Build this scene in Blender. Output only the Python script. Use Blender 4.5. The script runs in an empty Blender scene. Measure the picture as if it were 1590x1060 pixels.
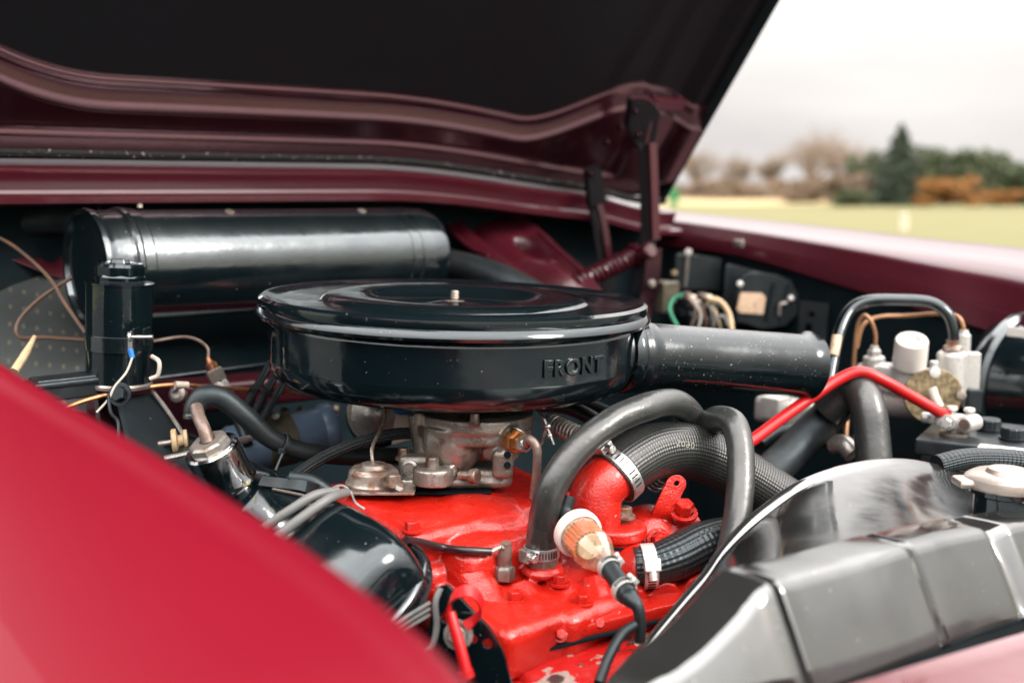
import bpy, bmesh, math, random
from mathutils import Vector as V, Matrix, noise
random.seed(7)
R = math.radians
sc = bpy.context.scene
# ------------------------------------------------------------------ camera
FPX = 1700.0                      # focal length in pixels of the 1590 px wide photograph
PITCH = math.atan(240 / FPX)
CAM = V((0, 0, 1.05))
FWD = V((0, math.cos(PITCH), -math.sin(PITCH)))
UPV = V((0, math.sin(PITCH), math.cos(PITCH)))
cd = bpy.data.cameras.new('camera')
cam = bpy.data.objects.new('camera', cd)
sc.collection.objects.link(cam)
cam.location = CAM
cam.rotation_euler = (R(90) - PITCH, 0, 0)
cd.sensor_width = 36
cd.lens = FPX * 36 / 1590
cd.clip_start = 0.02
cd.clip_end = 3000
cd.dof.use_dof = True
cd.dof.focus_distance = 0.98
cd.dof.aperture_fstop = 3.4
cd.dof.aperture_blades = 8
sc.camera = cam
# ------------------------------------------------------------------ sky (bright overcast) and sun
SUN = V((0.80, -0.42, 0.62)).normalized()
w = bpy.data.worlds.new('World')
sc.world = w
w.use_nodes = True
nt = w.node_tree
nt.nodes.clear()
def wn(t): return nt.nodes.new(t)
out = wn('ShaderNodeOutputWorld'); bg = wn('ShaderNodeBackground'); bg.inputs[1].default_value = 0.1
sky = wn('ShaderNodeTexSky'); sky.sky_type = 'NISHITA'; sky.sun_disc = False
sky.sun_elevation = math.asin(SUN.z); sky.sun_rotation = math.atan2(SUN.x, SUN.y)
sky.air_density = 1.5; sky.dust_density = 4
tc = wn('ShaderNodeTexCoord'); mp = wn('ShaderNodeMapping'); mp.inputs[3].default_value = (1.6, 1.6, 6)
nz = wn('ShaderNodeTexNoise'); nz.inputs['Scale'].default_value = 1.4; nz.inputs['Detail'].default_value = 5
cr = wn('ShaderNodeValToRGB')
cr.color_ramp.elements[0].position = 0.32; cr.color_ramp.elements[0].color = (0.74, 0.70, 0.70, 1)
cr.color_ramp.elements[1].position = 0.62; cr.color_ramp.elements[1].color = (0.98, 0.94, 0.91, 1)
sx = wn('ShaderNodeSeparateXYZ')
ov = wn('ShaderNodeMapRange'); ov.interpolation_type = 'SMOOTHSTEP'; ov.inputs['From Min'].default_value = .02; ov.inputs['From Max'].default_value = .95
ov.inputs['To Min'].default_value = 5.4; ov.inputs['To Max'].default_value = 42      # overcast: zenith brighter than the horizon
mul = wn('ShaderNodeVectorMath'); mul.operation = 'SCALE'
mix = wn('ShaderNodeMix'); mix.data_type = 'RGBA'; mix.inputs[0].default_value = 0.9
L = nt.links.new
L(tc.outputs['Generated'], mp.inputs[0]); L(mp.outputs[0], nz.inputs['Vector']); L(nz.outputs[0], cr.inputs[0])
L(tc.outputs['Generated'], sx.inputs[0]); L(sx.outputs[2], ov.inputs[0])
L(cr.outputs[0], mul.inputs[0]); L(ov.outputs[0], mul.inputs['Scale'])
L(sky.outputs[0], mix.inputs[6]); L(mul.outputs[0], mix.inputs[7]); L(mix.outputs[2], bg.inputs[0]); L(bg.outputs[0], out.inputs[0])
sl = bpy.data.lights.new('sun', 'SUN'); sl.energy = 1.5; sl.angle = R(18); sl.color = (1, 0.95, 0.88)
so = bpy.data.objects.new('sun', sl); sc.collection.objects.link(so)
so.rotation_euler = SUN.to_track_quat('Z', 'Y').to_euler()
sc.view_settings.view_transform = 'Standard'; sc.view_settings.look = 'None'
sc.view_settings.exposure = 0.95; sc.view_settings.gamma = 1.0; sc.view_settings.use_curve_mapping = False
sc.render.engine = 'CYCLES'
sc.cycles.use_denoising = True
sc.cycles.max_bounces = 7; sc.cycles.transparent_max_bounces = 8
sc.cycles.caustics_reflective = False; sc.cycles.caustics_refractive = False
# ------------------------------------------------------------------ helpers
TH = R(40)
F = V((math.sin(TH), -math.cos(TH), 0))      # towards the front of the car
T = V((math.cos(TH), math.sin(TH), 0))       # towards the far wing
Z = V((0, 0, 1)); X = V((1, 0, 0)); Y = V((0, 1, 0))
def at(px, py, y):                           # point on the sight line of a photograph pixel, y metres ahead
    d = X * ((px - 795) / FPX) - UPV * ((py - 530) / FPX) + FWD
    return CAM + d * (y / d.y)
def A(*pts): return [at(*p) for p in pts]
def M(px, p): return px * (p - CAM).dot(FWD) / FPX      # pixels to metres at a point
def lerp(a, b, t): return a + (b - a) * t
def sst(a, b, x):
    t = max(0, min(1, (x - a) / (b - a))); return t * t * (3 - 2 * t)
def frame(ax, hint=None):
    a = V(ax).normalized(); h = hint or (Z if abs(a.z) < 0.9 else X)
    u = (h - a * h.dot(a)).normalized(); return u, a.cross(u), a
def catmull(P, k=8):
    if len(P) < 3: return [V(p) for p in P]
    Q = [P[0] * 2 - P[1]] + list(P) + [P[-1] * 2 - P[-2]]
    o = []
    for i in range(1, len(Q) - 2):
        a, b, c, d = Q[i - 1:i + 3]
        for j in range(k):
            t = j / k
            o.append(0.5 * ((2 * b) + (c - a) * t + (2 * a - 5 * b + 4 * c - d) * t * t + (3 * b - a - 3 * c + d) * t ** 3))
    o.append(V(P[-1])); return o
class MB:
    def __init__(s): s.v = []; s.f = []; s.uv = []
    def add(s, v, f, uv=None):
        n = len(s.v); s.v += [V(p) for p in v]
        s.f += [tuple(i + n for i in q) for q in f]
        s.uv += uv if uv else [None] * len(f)
        return s
    def tube(s, P, r, n=14, k=8, cap=True, inner=0):
        Q = catmull(P, k)
        if not isinstance(r, (list, tuple)): r = [r] * len(P)
        rr = []
        if len(P) < 3: rr = list(r)
        else:
            for i in range(len(P) - 1): rr += [lerp(r[i], r[i + 1], j / k) for j in range(k)]
            rr.append(r[-1])
        t0 = (Q[1] - Q[0]).normalized(); u = frame(t0)[0]; v = []; L_ = 0; ls = []
        for i, q in enumerate(Q):
            t = (Q[min(i + 1, len(Q) - 1)] - Q[max(i - 1, 0)]).normalized()
            u = (u - t * u.dot(t)).normalized(); b = t.cross(u)
            if i: L_ += (q - Q[i - 1]).length
            ls.append(L_)
            v += [q + (u * math.cos(a) + b * math.sin(a)) * rr[i] for a in (2 * math.pi * j / n for j in range(n))]
        f = []; uv = []
        for i in range(len(Q) - 1):
            for j in range(n):
                f.append((i * n + j, i * n + (j + 1) % n, (i + 1) * n + (j + 1) % n, (i + 1) * n + j))
                uv.append([(ls[i], j / n), (ls[i], (j + 1) / n), (ls[i + 1], (j + 1) / n), (ls[i + 1], j / n)])
        if cap:
            f.append(tuple(reversed(range(n)))); f.append(tuple((len(Q) - 1) * n + j for j in range(n))); uv += [None, None]
        return s.add(v, f, uv)
    def lathe(s, o, ax, prof, n=40, hint=None, sq=None):
        u, b, a = frame(ax, hint); v = []; rows = []
        for r, h in prof:
            if r <= 1e-7: rows.append([len(v)]); v.append(o + a * h)
            else:
                rows.append(list(range(len(v), len(v) + n)))
                for j in range(n):
                    g = 2 * math.pi * j / n
                    v.append(o + a * h + (u * math.cos(g) + b * math.sin(g)) * r * (sq(g) if sq else 1))
        f = []
        for p, q in zip(rows, rows[1:]):
            for j in range(n):
                k = (j + 1) % n
                if len(p) == 1 and len(q) == 1: continue
                if len(p) == 1: f.append((p[0], q[j], q[k]))
                elif len(q) == 1: f.append((p[j], q[0], p[k]))
                else: f.append((p[j], q[j], q[k], p[k]))
        return s.add(v, f)
    def cyl(s, a, b, r, n=24, bev=0.0, r2=None):
        r2 = r if r2 is None else r2; h = (b - a).length; e = min(bev, h / 2.1)
        pr = [(0, 0), (r - e, 0), (r, e), (r2, h - e), (r2 - e, h), (0, h)] if e else [(0, 0), (r, 0), (r2, h), (0, h)]
        return s.lathe(a, b - a, pr, n)
    def hexa(s, p, ax, r, h, washer=True):
        ax = V(ax).normalized()
        if washer: s.lathe(p, ax, [(0, -.0005), (r * 1.45, -.0005), (r * 1.45, h * .18), (r, h * .2)], 20)
        s.lathe(p + ax * h * .18, ax, [(r, 0), (r, h * .72), (r * .86, h * .85), (0, h * .86)], 6)
        return s
    def box(s, c, size, axes=(X, Y, Z), bev=0.0, seg=2, taper=None):
        bm = bmesh.new(); bmesh.ops.create_cube(bm, size=1)
        for v in bm.verts:
            q = V((v.co.x * size[0], v.co.y * size[1], v.co.z * size[2]))
            if taper and v.co.z > 0: q.x *= taper[0]; q.y *= taper[1]
            v.co = q
        if bev: bmesh.ops.bevel(bm, geom=list(bm.edges), offset=bev, segments=seg, profile=0.5, affect='EDGES')
        a, b, d = axes
        v = [c + a * q.co.x + b * q.co.y + d * q.co.z for q in bm.verts]
        bm.verts.index_update()
        f = [tuple(q.index for q in fc.verts) for fc in bm.faces]
        bm.free(); return s.add(v, f)
    def sph(s, c, r, sc3=(1, 1, 1), axes=(X, Y, Z), n=20, m=12):
        pr = [(math.sin(math.pi * i / m), -math.cos(math.pi * i / m)) for i in range(m + 1)]
        t = MB().lathe(V((0, 0, 0)), Z, [(0, -1)] + pr[1:-1] + [(0, 1)], n)
        return s.add([c + axes[0] * p.x * r * sc3[0] + axes[1] * p.y * r * sc3[1] + axes[2] * p.z * r * sc3[2] for p in t.v], t.f)
    def grid(s, rows, close=False, uv=None):
        n = len(rows[0]); v = [p for r in rows for p in r]; f = []; u_ = []
        for i in range(len(rows) - 1):
            for j in range(n if close else n - 1):
                k = (j + 1) % n
                f.append((i * n + j, i * n + k, (i + 1) * n + k, (i + 1) * n + j))
                u_.append([(j * .01, i * .01), (k * .01, i * .01), (k * .01, i * .01 + .01), (j * .01, i * .01 + .01)])
        return s.add(v, f, u_)
    def prism(s, P, vec):
        n = len(P); v = list(P) + [p + vec for p in P]
        f = [tuple(reversed(range(n))), tuple(range(n, 2 * n))] + [(i, (i + 1) % n, n + (i + 1) % n, n + i) for i in range(n)]
        return s.add(v, f)
    def plate(s, c, u, v, outer, holes=(), th=.002, bev=.0004):
        cu = bpy.data.curves.new('tmp', 'CURVE'); cu.dimensions = '2D'; cu.fill_mode = 'BOTH'; cu.extrude = th / 2; cu.bevel_depth = bev; cu.bevel_resolution = 1
        for lp in [outer] + list(holes):
            sp = cu.splines.new('POLY'); sp.points.add(len(lp) - 1); sp.use_cyclic_u = True
            for i, p in enumerate(lp): sp.points[i].co = (p[0], p[1], 0, 1)
        o = bpy.data.objects.new('tmp', cu); me = bpy.data.meshes.new_from_object(o)
        w_ = u.cross(v)
        s.add([c + u * q.co.x + v * q.co.y + w_ * q.co.z for q in me.vertices], [tuple(p.vertices) for p in me.polygons])
        bpy.data.objects.remove(o); bpy.data.curves.remove(cu); bpy.data.meshes.remove(me); return s
    def helix(s, a, b, r, turns, wire, n=6):
        u, w_, ax = frame(b - a); L_ = (b - a).length; N = int(turns * 14)
        return s.tube([a + ax * L_ * i / N + (u * math.cos(2 * math.pi * turns * i / N) + w_ * math.sin(2 * math.pi * turns * i / N)) * r for i in range(N + 1)], wire, n, 1)
    def text(s, txt, size, place, ext=.0006, bev=.0003):     # place: (x, y, z) of the flat text -> world
        cu = bpy.data.curves.new('tmp', 'FONT'); cu.body = txt; cu.size = size; cu.extrude = ext; cu.bevel_depth = bev
        cu.align_x = 'CENTER'; cu.align_y = 'CENTER'; cu.resolution_u = 4; cu.space_character = 1.12
        o = bpy.data.objects.new('tmp', cu); me = bpy.data.meshes.new_from_object(o)
        s.add([place(q.co) for q in me.vertices], [tuple(p.vertices) for p in me.polygons])
        bpy.data.objects.remove(o); bpy.data.curves.remove(cu); bpy.data.meshes.remove(me); return s
    def fuse(s, vox, it=6, fac=.5):
        me = bpy.data.meshes.new('tmp'); me.from_pydata(s.v, [], s.f); o = bpy.data.objects.new('tmp', me); sc.collection.objects.link(o)
        m_ = o.modifiers.new('r', 'REMESH'); m_.mode = 'VOXEL'; m_.voxel_size = vox
        q = o.modifiers.new('s', 'SMOOTH'); q.iterations = it; q.factor = fac
        dg = bpy.context.evaluated_depsgraph_get(); r = bpy.data.meshes.new_from_object(o.evaluated_get(dg))
        s.v = [v.co.copy() for v in r.vertices]; s.f = [tuple(p.vertices) for p in r.polygons]; s.uv = [None] * len(s.f)
        bpy.data.objects.remove(o); bpy.data.meshes.remove(me); bpy.data.meshes.remove(r); return s
    def bumpy(s, amp, scl):
        s.v = [p + V((noise.noise(p * scl), noise.noise(p * scl + V((9, 0, 0))), noise.noise(p * scl + V((0, 9, 0))))) * amp for p in s.v]; return s
BASE = {}
def wl(o):
    p = V((0, 0, 0))
    while o: p += o.location; o = o.parent
    return p
def build(name, mb, mat, parent=None, ang=38, solid=None, base=None, wnorm=True):
    me = bpy.data.meshes.new(name)
    off = wl(parent) if parent else V((0, 0, 0))
    if base is not None: off = off + base
    me.from_pydata([p - off for p in mb.v], [], mb.f)
    if any(mb.uv):
        ul = me.uv_layers.new(name='UVMap')
        i = 0
        for q in mb.uv:
            pass
        for p, q in zip(me.polygons, mb.uv):
            if q:
                for li, t in zip(p.loop_indices, q): ul.data[li].uv = t
    bm = bmesh.new(); bm.from_mesh(me); bmesh.ops.recalc_face_normals(bm, faces=bm.faces); bm.to_mesh(me); bm.free()
    me.polygons.foreach_set('use_smooth', [True] * len(me.polygons))
    me.set_sharp_from_angle(angle=R(ang))
    me.materials.append(mat)
    o = bpy.data.objects.new(name, me); sc.collection.objects.link(o)
    if base is not None: o.location = base
    if parent: o.parent = parent
    if len(mb.f) < 30000 and wnorm:
        wm = o.modifiers.new('normals', 'WEIGHTED_NORMAL'); wm.keep_sharp = True
    if solid:
        sm = o.modifiers.new('solid', 'SOLIDIFY'); sm.thickness = solid; sm.offset = 0
    return o
def tag(o, label, cat, group=None):
    o['label'] = label; o['category'] = cat
    if group: o['group'] = group
    return o
def thing(name, label, cat, loc, group=None):
    o = bpy.data.objects.new(name, None); sc.collection.objects.link(o); o.location = loc; o.empty_display_size = .02
    return tag(o, label, cat, group)
def solo(name, mb, mat, label, cat, group=None, **k):      # a thing that is one mesh
    lo = V((sum(p.x for p in mb.v) / len(mb.v), sum(p.y for p in mb.v) / len(mb.v), min(p.z for p in mb.v)))
    return tag(build(name, mb, mat, base=lo, **k), label, cat, group)
# ------------------------------------------------------------------ materials
def mat(name, col, rough=.4, metal=0., ior=1.5, coat=0., bump=None, var=None, specks=None, rvar=None, trans=0., weave=None, dots=None, coatr=.05, emit=None, tint=None):
    m = bpy.data.materials.new(name); m.use_nodes = True; n = m.node_tree.nodes; l = m.node_tree.links.new
    p = n['Principled BSDF']; p.inputs['Base Color'].default_value = (*col, 1); p.inputs['Roughness'].default_value = rough
    p.inputs['Metallic'].default_value = metal; p.inputs['IOR'].default_value = ior; p.inputs['Coat Weight'].default_value = coat
    p.inputs['Coat Roughness'].default_value = coatr; p.inputs['Transmission Weight'].default_value = trans
    if tint: p.inputs['Specular Tint'].default_value = (*tint, 1)
    tc_ = n.new('ShaderNodeTexCoord'); co = tc_.outputs['Object']
    def nse(scale, det=4, rg=.6):
        q = n.new('ShaderNodeTexNoise'); q.inputs['Scale'].default_value = scale; q.inputs['Detail'].default_value = det; q.inputs['Roughness'].default_value = rg
        l(co, q.inputs['Vector']); return q.outputs[0]
    def ramp(x, a, b):
        q = n.new('ShaderNodeMapRange'); q.inputs[1].default_value = a; q.inputs[2].default_value = b; l(x, q.inputs[0]); return q.outputs[0]
    def mixc(f, a, b):
        q = n.new('ShaderNodeMix'); q.data_type = 'RGBA'
        if isinstance(f, float): q.inputs[0].default_value = f
        else: l(f, q.inputs[0])
        for i, c in ((6, a), (7, b)):
            if isinstance(c, tuple): q.inputs[i].default_value = (*c, 1)
            else: l(c, q.inputs[i])
        return q.outputs[2]
    c = tuple(col); changed = False; spf = []
    if var:
        for (scale, lo, hi, c2) in var: c = mixc(ramp(nse(scale), lo, hi), c, tuple(c2)); changed = True
    if dots:
        sp, rad, c2 = dots
        mp_ = n.new('ShaderNodeVectorMath'); mp_.operation = 'SCALE'; mp_.inputs['Scale'].default_value = 1 / sp
        l(tc_.outputs['UV'], mp_.inputs[0])
        fr = n.new('ShaderNodeVectorMath'); fr.operation = 'FRACTION'; l(mp_.outputs[0], fr.inputs[0])
        ds = n.new('ShaderNodeVectorMath'); ds.operation = 'DISTANCE'; ds.inputs[1].default_value = (.5, .5, 0); l(fr.outputs[0], ds.inputs[0])
        dsf = ramp(ds.outputs['Value'], rad, rad * .7); c = mixc(dsf, c, tuple(c2)); changed = True
    if specks:
        for (scale, lo, hi, c2) in specks:
            fct = ramp(nse(scale, 2), lo, hi); c = mixc(fct, c, tuple(c2)); spf.append(fct); changed = True
    if changed: l(c, p.inputs['Base Color'])
    if rvar:
        scale, a, b = rvar; q = ramp(nse(scale, 5), .35, .65)
        k = n.new('ShaderNodeMapRange'); k.inputs[3].default_value = a; k.inputs[4].default_value = b; l(q, k.inputs[0]); l(k.outputs[0], p.inputs['Roughness'])
    hs = []
    if bump:
        for (scale, st) in (bump if isinstance(bump, list) else [bump]): hs.append((nse(scale, 3), st))
    if weave:
        su, sv, st = weave
        sep = n.new('ShaderNodeSeparateXYZ'); l(tc_.outputs['UV'], sep.inputs[0])
        def mth(op, a, b=None):
            q = n.new('ShaderNodeMath'); q.operation = op
            for i, x in ((0, a), (1, b)):
                if x is None: continue
                if isinstance(x, (int, float)): q.inputs[i].default_value = x
                else: l(x, q.inputs[i])
            return q.outputs[0]
        a1 = mth('ADD', mth('MULTIPLY', sep.outputs[0], su), mth('MULTIPLY', sep.outputs[1], sv))
        a2 = mth('SUBTRACT', mth('MULTIPLY', sep.outputs[0], su), mth('MULTIPLY', sep.outputs[1], sv))
        hs.append((mth('MULTIPLY', mth('SINE', a1), mth('SINE', a2)), st))
    prev = None
    for h, st in hs:
        b = n.new('ShaderNodeBump'); b.inputs['Strength'].default_value = 1; b.inputs['Distance'].default_value = st
        l(h, b.inputs['Height'])
        if prev: l(prev, b.inputs['Normal'])
        prev = b.outputs[0]
    if prev: l(prev, p.inputs['Normal'])
    if emit: p.inputs['Emission Color'].default_value = (*emit[0], 1); p.inputs['Emission Strength'].default_value = emit[1]
    return m
K = (.0026, .0062, .0078)
MT = dict(
    red_body=mat('red_body_paint', (.128, .0022, .0092), .45, ior=1.22, coat=.09, coatr=.04, var=[(3, .4, .7, (.140, .0028, .0104))], specks=[(500, .72, .76, (.24, .03, .04))]),
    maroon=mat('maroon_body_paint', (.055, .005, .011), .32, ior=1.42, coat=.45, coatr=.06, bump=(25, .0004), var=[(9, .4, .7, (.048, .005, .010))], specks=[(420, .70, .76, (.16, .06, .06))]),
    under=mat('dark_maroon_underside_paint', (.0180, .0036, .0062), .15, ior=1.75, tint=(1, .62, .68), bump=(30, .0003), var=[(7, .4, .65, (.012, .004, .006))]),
    gloss=mat('black_gloss_enamel', K, .06, tint=(.88, .96, 1.0), ior=1.72, bump=[(28, .0004)], var=[(14, .5, .8, (.004, .007, .009))], specks=[(330, .735, .76, (.22, .20, .18)), (90, .74, .78, (.05, .05, .05))], rvar=(16, .05, .2)),
    glossd=mat('dusty_black_gloss_enamel', K, .09, tint=(.92, .97, 1.0), ior=1.6, bump=[(20, .0006)], var=[(12, .45, .8, (.008, .011, .012))], specks=[(420, .69, .74, (.35, .33, .30)), (120, .72, .78, (.06, .06, .06))], rvar=(22, .08, .30)),
    satin=mat('black_satin_paint', (.0025, .006, .0075), .22, tint=(.88, .96, 1.0), ior=2.15, bump=(40, .0004), var=[(10, .45, .75, (.006, .009, .010))], specks=[(260, .73, .77, (.16, .15, .13))], rvar=(14, .12, .26)),
    matt=mat('black_matt_metal', (.004, .007, .009), .55, tint=(.78, .93, 1.0), bump=(90, .0004), var=[(20, .4, .7, (.010, .012, .013))]),
    dark=mat('grimy_dark_paint', (.0042, .0105, .0135), .75, tint=(.78, .93, 1.0), ior=1.2, var=[(14, .45, .75, (.009, .012, .014))], bump=(60, .0006)),
    rubber=mat('black_rubber', (.009, .011, .012), .38, tint=(.78, .93, 1.0), bump=[(160, .0003), (22, .0006)], var=[(18, .4, .75, (.018, .018, .018))], specks=[(300, .72, .77, (.10, .095, .09))], rvar=(30, .36, .55)),
    rubberg=mat('dusty_grey_rubber', (.020, .023, .022), .27, ior=1.75, bump=[(190, .0003), (24, .0005)], var=[(24, .4, .75, (.04, .04, .038))], specks=[(260, .70, .77, (.13, .12, .11))], rvar=(30, .24, .42)),
    woven=mat('woven_rubber_hose', (.018, .020, .019), .33, ior=1.55, weave=(1050, 150.796, .00022), var=[(14, .4, .7, (.028, .028, .027))], specks=[(300, .73, .78, (.13, .12, .11))], bump=(200, .0002)),
    woven2=mat('coarse_woven_hose', (.010, .012, .013), .34, tint=(.78, .93, 1.0), weave=(640, 75.398, .0005), var=[(14, .4, .7, (.018, .018, .018))], bump=(200, .0002)),
    braid=mat('braided_hose', (.016, .019, .020), .38, tint=(.78, .93, 1.0), weave=(1500, 38, .0008), var=[(30, .4, .7, (.035, .035, .035))]),
    lead=mat('grey_silicone_lead', (.13, .13, .127), .5, bump=(150, .0002), var=[(40, .4, .7, (.14, .14, .135))]),
    red_eng=mat('red_engine_enamel', (.47, .0125, .0060), .22, coat=.3, coatr=.10, bump=[(150, .0006), (520, .0007), (30, .0006)], var=[(11, .45, .75, (.39, .009, .005)), (36, .66, .80, (.22, .008, .008))], specks=[(150, .73, .77, (.055, .024, .02)), (75, .745, .765, (.36, .27, .24))], rvar=(40, .12, .30)),
    red_chip=mat('chipped_red_enamel', (.42, .008, .007), .32, coat=.3, coatr=.2, bump=[(110, .0012)], var=[(34, .58, .61, (.34, .25, .22)), (33, .60, .64, (.05, .022, .02))], rvar=(30, .25, .5)),
    red_plastic=mat('red_plastic', (.45, .006, .008), .33, var=[(40, .4, .8, (.38, .008, .008))]),
    alloy=mat('cast_alloy', (.36, .335, .30), .36, metal=.75, bump=[(420, .0006), (60, .0008)], var=[(26, .38, .70, (.20, .165, .135)), (70, .55, .75, (.10, .07, .05))], rvar=(40, .28, .5)),
    bright=mat('bright_alloy', (.62, .61, .58), .34, metal=.5, bump=[(300, .0004)], var=[(40, .45, .75, (.42, .40, .37))], rvar=(40, .26, .5)),
    steel=mat('worn_steel', (.36, .34, .32), .38, metal=.75, bump=(260, .0004), var=[(60, .45, .7, (.20, .15, .11))], rvar=(60, .25, .5)),
    rusty=mat('rust_stained_tin', (.36, .31, .27), .38, metal=.55, bump=(160, .0006), var=[(70, .45, .62, (.20, .085, .04)), (30, .5, .7, (.12, .09, .075))], rvar=(60, .25, .5)),
    pipe=mat('brown_steel_pipe', (.22, .165, .14), .42, metal=.45, bump=(300, .0004), var=[(60, .4, .7, (.12, .075, .06))]),
    chrome=mat('pitted_chrome', (.62, .63, .66), .10, metal=1, bump=(60, .0002), specks=[(200, .58, .61, (.48, .42, .18)), (110, .62, .66, (.05, .05, .06))], rvar=(40, .06, .22)),
    zinc=mat('zinc_plated_steel', (.60, .60, .58), .28, metal=.85, bump=(200, .0003), var=[(70, .5, .8, (.36, .35, .33))], rvar=(60, .2, .42)),
    copper=mat('copper_pipe', (.50, .22, .10), .34, metal=.8, var=[(80, .4, .7, (.30, .13, .07))], rvar=(60, .25, .5)),
    ocher=mat('tarnished_copper_pipe', (.42, .22, .11), .42, metal=.45, var=[(60, .4, .7, (.30, .16, .09))]),
    brass=mat('brass_fitting', (.48, .24, .09), .3, metal=.85, var=[(90, .4, .7, (.28, .12, .05))], rvar=(60, .2, .45)),
    blue=mat('blue_grey_paint', (.085, .13, .19), .34, coat=.2, var=[(30, .4, .75, (.065, .10, .15))], specks=[(300, .72, .76, (.3, .32, .34))]),
    olive=mat('tarnished_band', (.13, .115, .08), .45, metal=.5, var=[(50, .4, .7, (.07, .06, .045))], bump=(200, .0003)),
    board=mat('dimpled_board', (.050, .058, .056), .62, bump=(80, .0006), var=[(9, .35, .65, (.030, .037, .037))], dots=(.024, .16, (.10, .088, .062))),
    cream=mat('cream_plastic', (.66, .58, .48), .45, var=[(30, .4, .7, (.58, .50, .40))]),
    paper=mat('aged_paper_label', (.62, .45, .31), .7, var=[(50, .4, .7, (.50, .34, .22))], specks=[(200, .64, .68, (.25, .15, .1))]),
    white=mat('white_plastic', (.70, .66, .62), .4, bump=(90, .0002), var=[(30, .4, .7, (.62, .57, .52))]),
    orange=mat('orange_filter_paper', (.75, .20, .025), .55, var=[(60, .4, .7, (.62, .15, .02))]),
    amber=mat('clear_filter_bowl', (.95, .90, .78), .08, ior=1.42, trans=.9, rvar=(30, .05, .2)),
    blue_pl=mat('blue_sleeve', (.02, .16, .46), .35), green=mat('green_wire', (.02, .22, .12), .4),
    ywire=mat('yellowed_wire', (.55, .42, .25), .45, var=[(60, .4, .7, (.42, .28, .15))]), wwire=mat('dirty_white_wire', (.42, .38, .33), .5),
    brown_wire=mat('brown_wire', (.07, .042, .030), .45, var=[(50, .4, .7, (.11, .055, .03))]),
    plum_wire=mat('dark_plum_wire', (.022, .012, .014), .3),
    casing=mat('black_moulded_plastic', (.008, .010, .012), .40, tint=(.78, .93, 1.0), bump=(120, .0004), var=[(20, .4, .7, (.014, .016, .017))], rvar=(40, .3, .5)),
    gold=mat('gold_passivated_plate', (.30, .235, .13), .42, metal=.5, bump=(300, .0006), var=[(120, .42, .62, (.12, .09, .05))]),
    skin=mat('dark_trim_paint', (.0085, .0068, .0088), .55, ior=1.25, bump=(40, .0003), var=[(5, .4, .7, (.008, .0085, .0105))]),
    tank=mat('black_lacquer', (.19, .195, .193), .06, metal=.92, bump=[(7, .0005)], var=[(12, .45, .8, (.15, .155, .153)), (5, .45, .7, (.25, .25, .245))], specks=[(300, .72, .76, (.45, .44, .42))], rvar=(18, .05, .16)),
    slam=mat('polished_red_paint', (.12, .003, .010), .10, ior=2.7, bump=(10, .0006)),
    capm=mat('oxidised_cap_metal', (.42, .37, .33), .36, metal=.65, bump=(80, .0004), var=[(40, .4, .7, (.34, .27, .23))]),
    print=mat('cream_print', (.20, .195, .16), .6),
    glassm=mat('dark_glass', (.02, .025, .027), .05, ior=1.5),
)

def clear(name, col, amount):
    m = bpy.data.materials.new(name); m.use_nodes = True; n = m.node_tree.nodes; l = m.node_tree.links.new
    n.remove(n['Principled BSDF']); o = n['Material Output']
    tr = n.new('ShaderNodeBsdfTransparent'); tr.inputs[0].default_value = (*col, 1)
    gl = n.new('ShaderNodeBsdfGlossy'); gl.inputs['Roughness'].default_value = .06; gl.inputs[0].default_value = (.95, .95, .95, 1)
    df = n.new('ShaderNodeBsdfDiffuse'); df.inputs[0].default_value = (.62, .55, .40, 1)
    fr0 = n.new('ShaderNodeLayerWeight'); fr0.inputs[0].default_value = .35; fr = n.new('ShaderNodeMath'); fr.operation = 'MULTIPLY'; fr.inputs[1].default_value = .55; l(fr0.outputs['Facing'], fr.inputs[0])
    m1 = n.new('ShaderNodeMixShader'); m1.inputs[0].default_value = amount; l(tr.outputs[0], m1.inputs[1]); l(df.outputs[0], m1.inputs[2])
    m2 = n.new('ShaderNodeMixShader'); l(fr.outputs[0], m2.inputs[0]); l(m1.outputs[0], m2.inputs[1]); l(gl.outputs[0], m2.inputs[2]); l(m2.outputs[0], o.inputs[0])
    return m
MT['amber'] = clear('clear_filter_bowl', (.98, .94, .84), .035)
from mathutils.bvhtree import BVHTree
class Hit:                                    # sight-line hits on a built surface
    def __init__(s, *mbs):
        v = []; f = []
        for m in mbs:
            n = len(v); v += m.v; f += [tuple(i + n for i in q) for q in m.f]
        s.t = BVHTree.FromPolygons(v, f)
    def __call__(s, px, py, lift=0., y=1.):
        d = (at(px, py, 1) - CAM).normalized(); p, n, i, k = s.t.ray_cast(CAM, d)
        if p is None: return at(px, py, y)
        if n.dot(d) > 0: n = -n
        return p + n * lift

# ------------------------------------------------------------------ ground and background
def struct(o): o['kind'] = 'structure'; return o
grass_m = mat('pale_spring_grass', (.132, .118, .023), .9, var=[(.05, .35, .65, (.098, .096, .024)), (.6, .4, .7, (.135, .118, .034)), (14, .35, .7, (.085, .08, .024))])
g = MB().grid([[V((x, y, 0)) for x in (-900, -200, -40, -8, 8, 40, 200, 900)] for y in (-900, -100, -20, -6, 6, 20, 60, 120, 300, 1500)])
struct(build('ground', g, grass_m))
tar_m = mat('worn_asphalt', (.038, .038, .038), .9, bump=(60, .004), var=[(3, .4, .7, (.05, .049, .047)), (220, .45, .65, (.035, .035, .035))])
struct(build('car_park', MB().grid([[V((x, y, .004)) for x in (-14, -4, 4, 14)] for y in (-9, -3, 3, 9)]), tar_m))
tan_m = mat('dry_tan_grass', (.36, .27, .13), .9, var=[(.2, .4, .7, (.28, .22, .09))])
gb = MB()
rr = random.Random(3)
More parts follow.
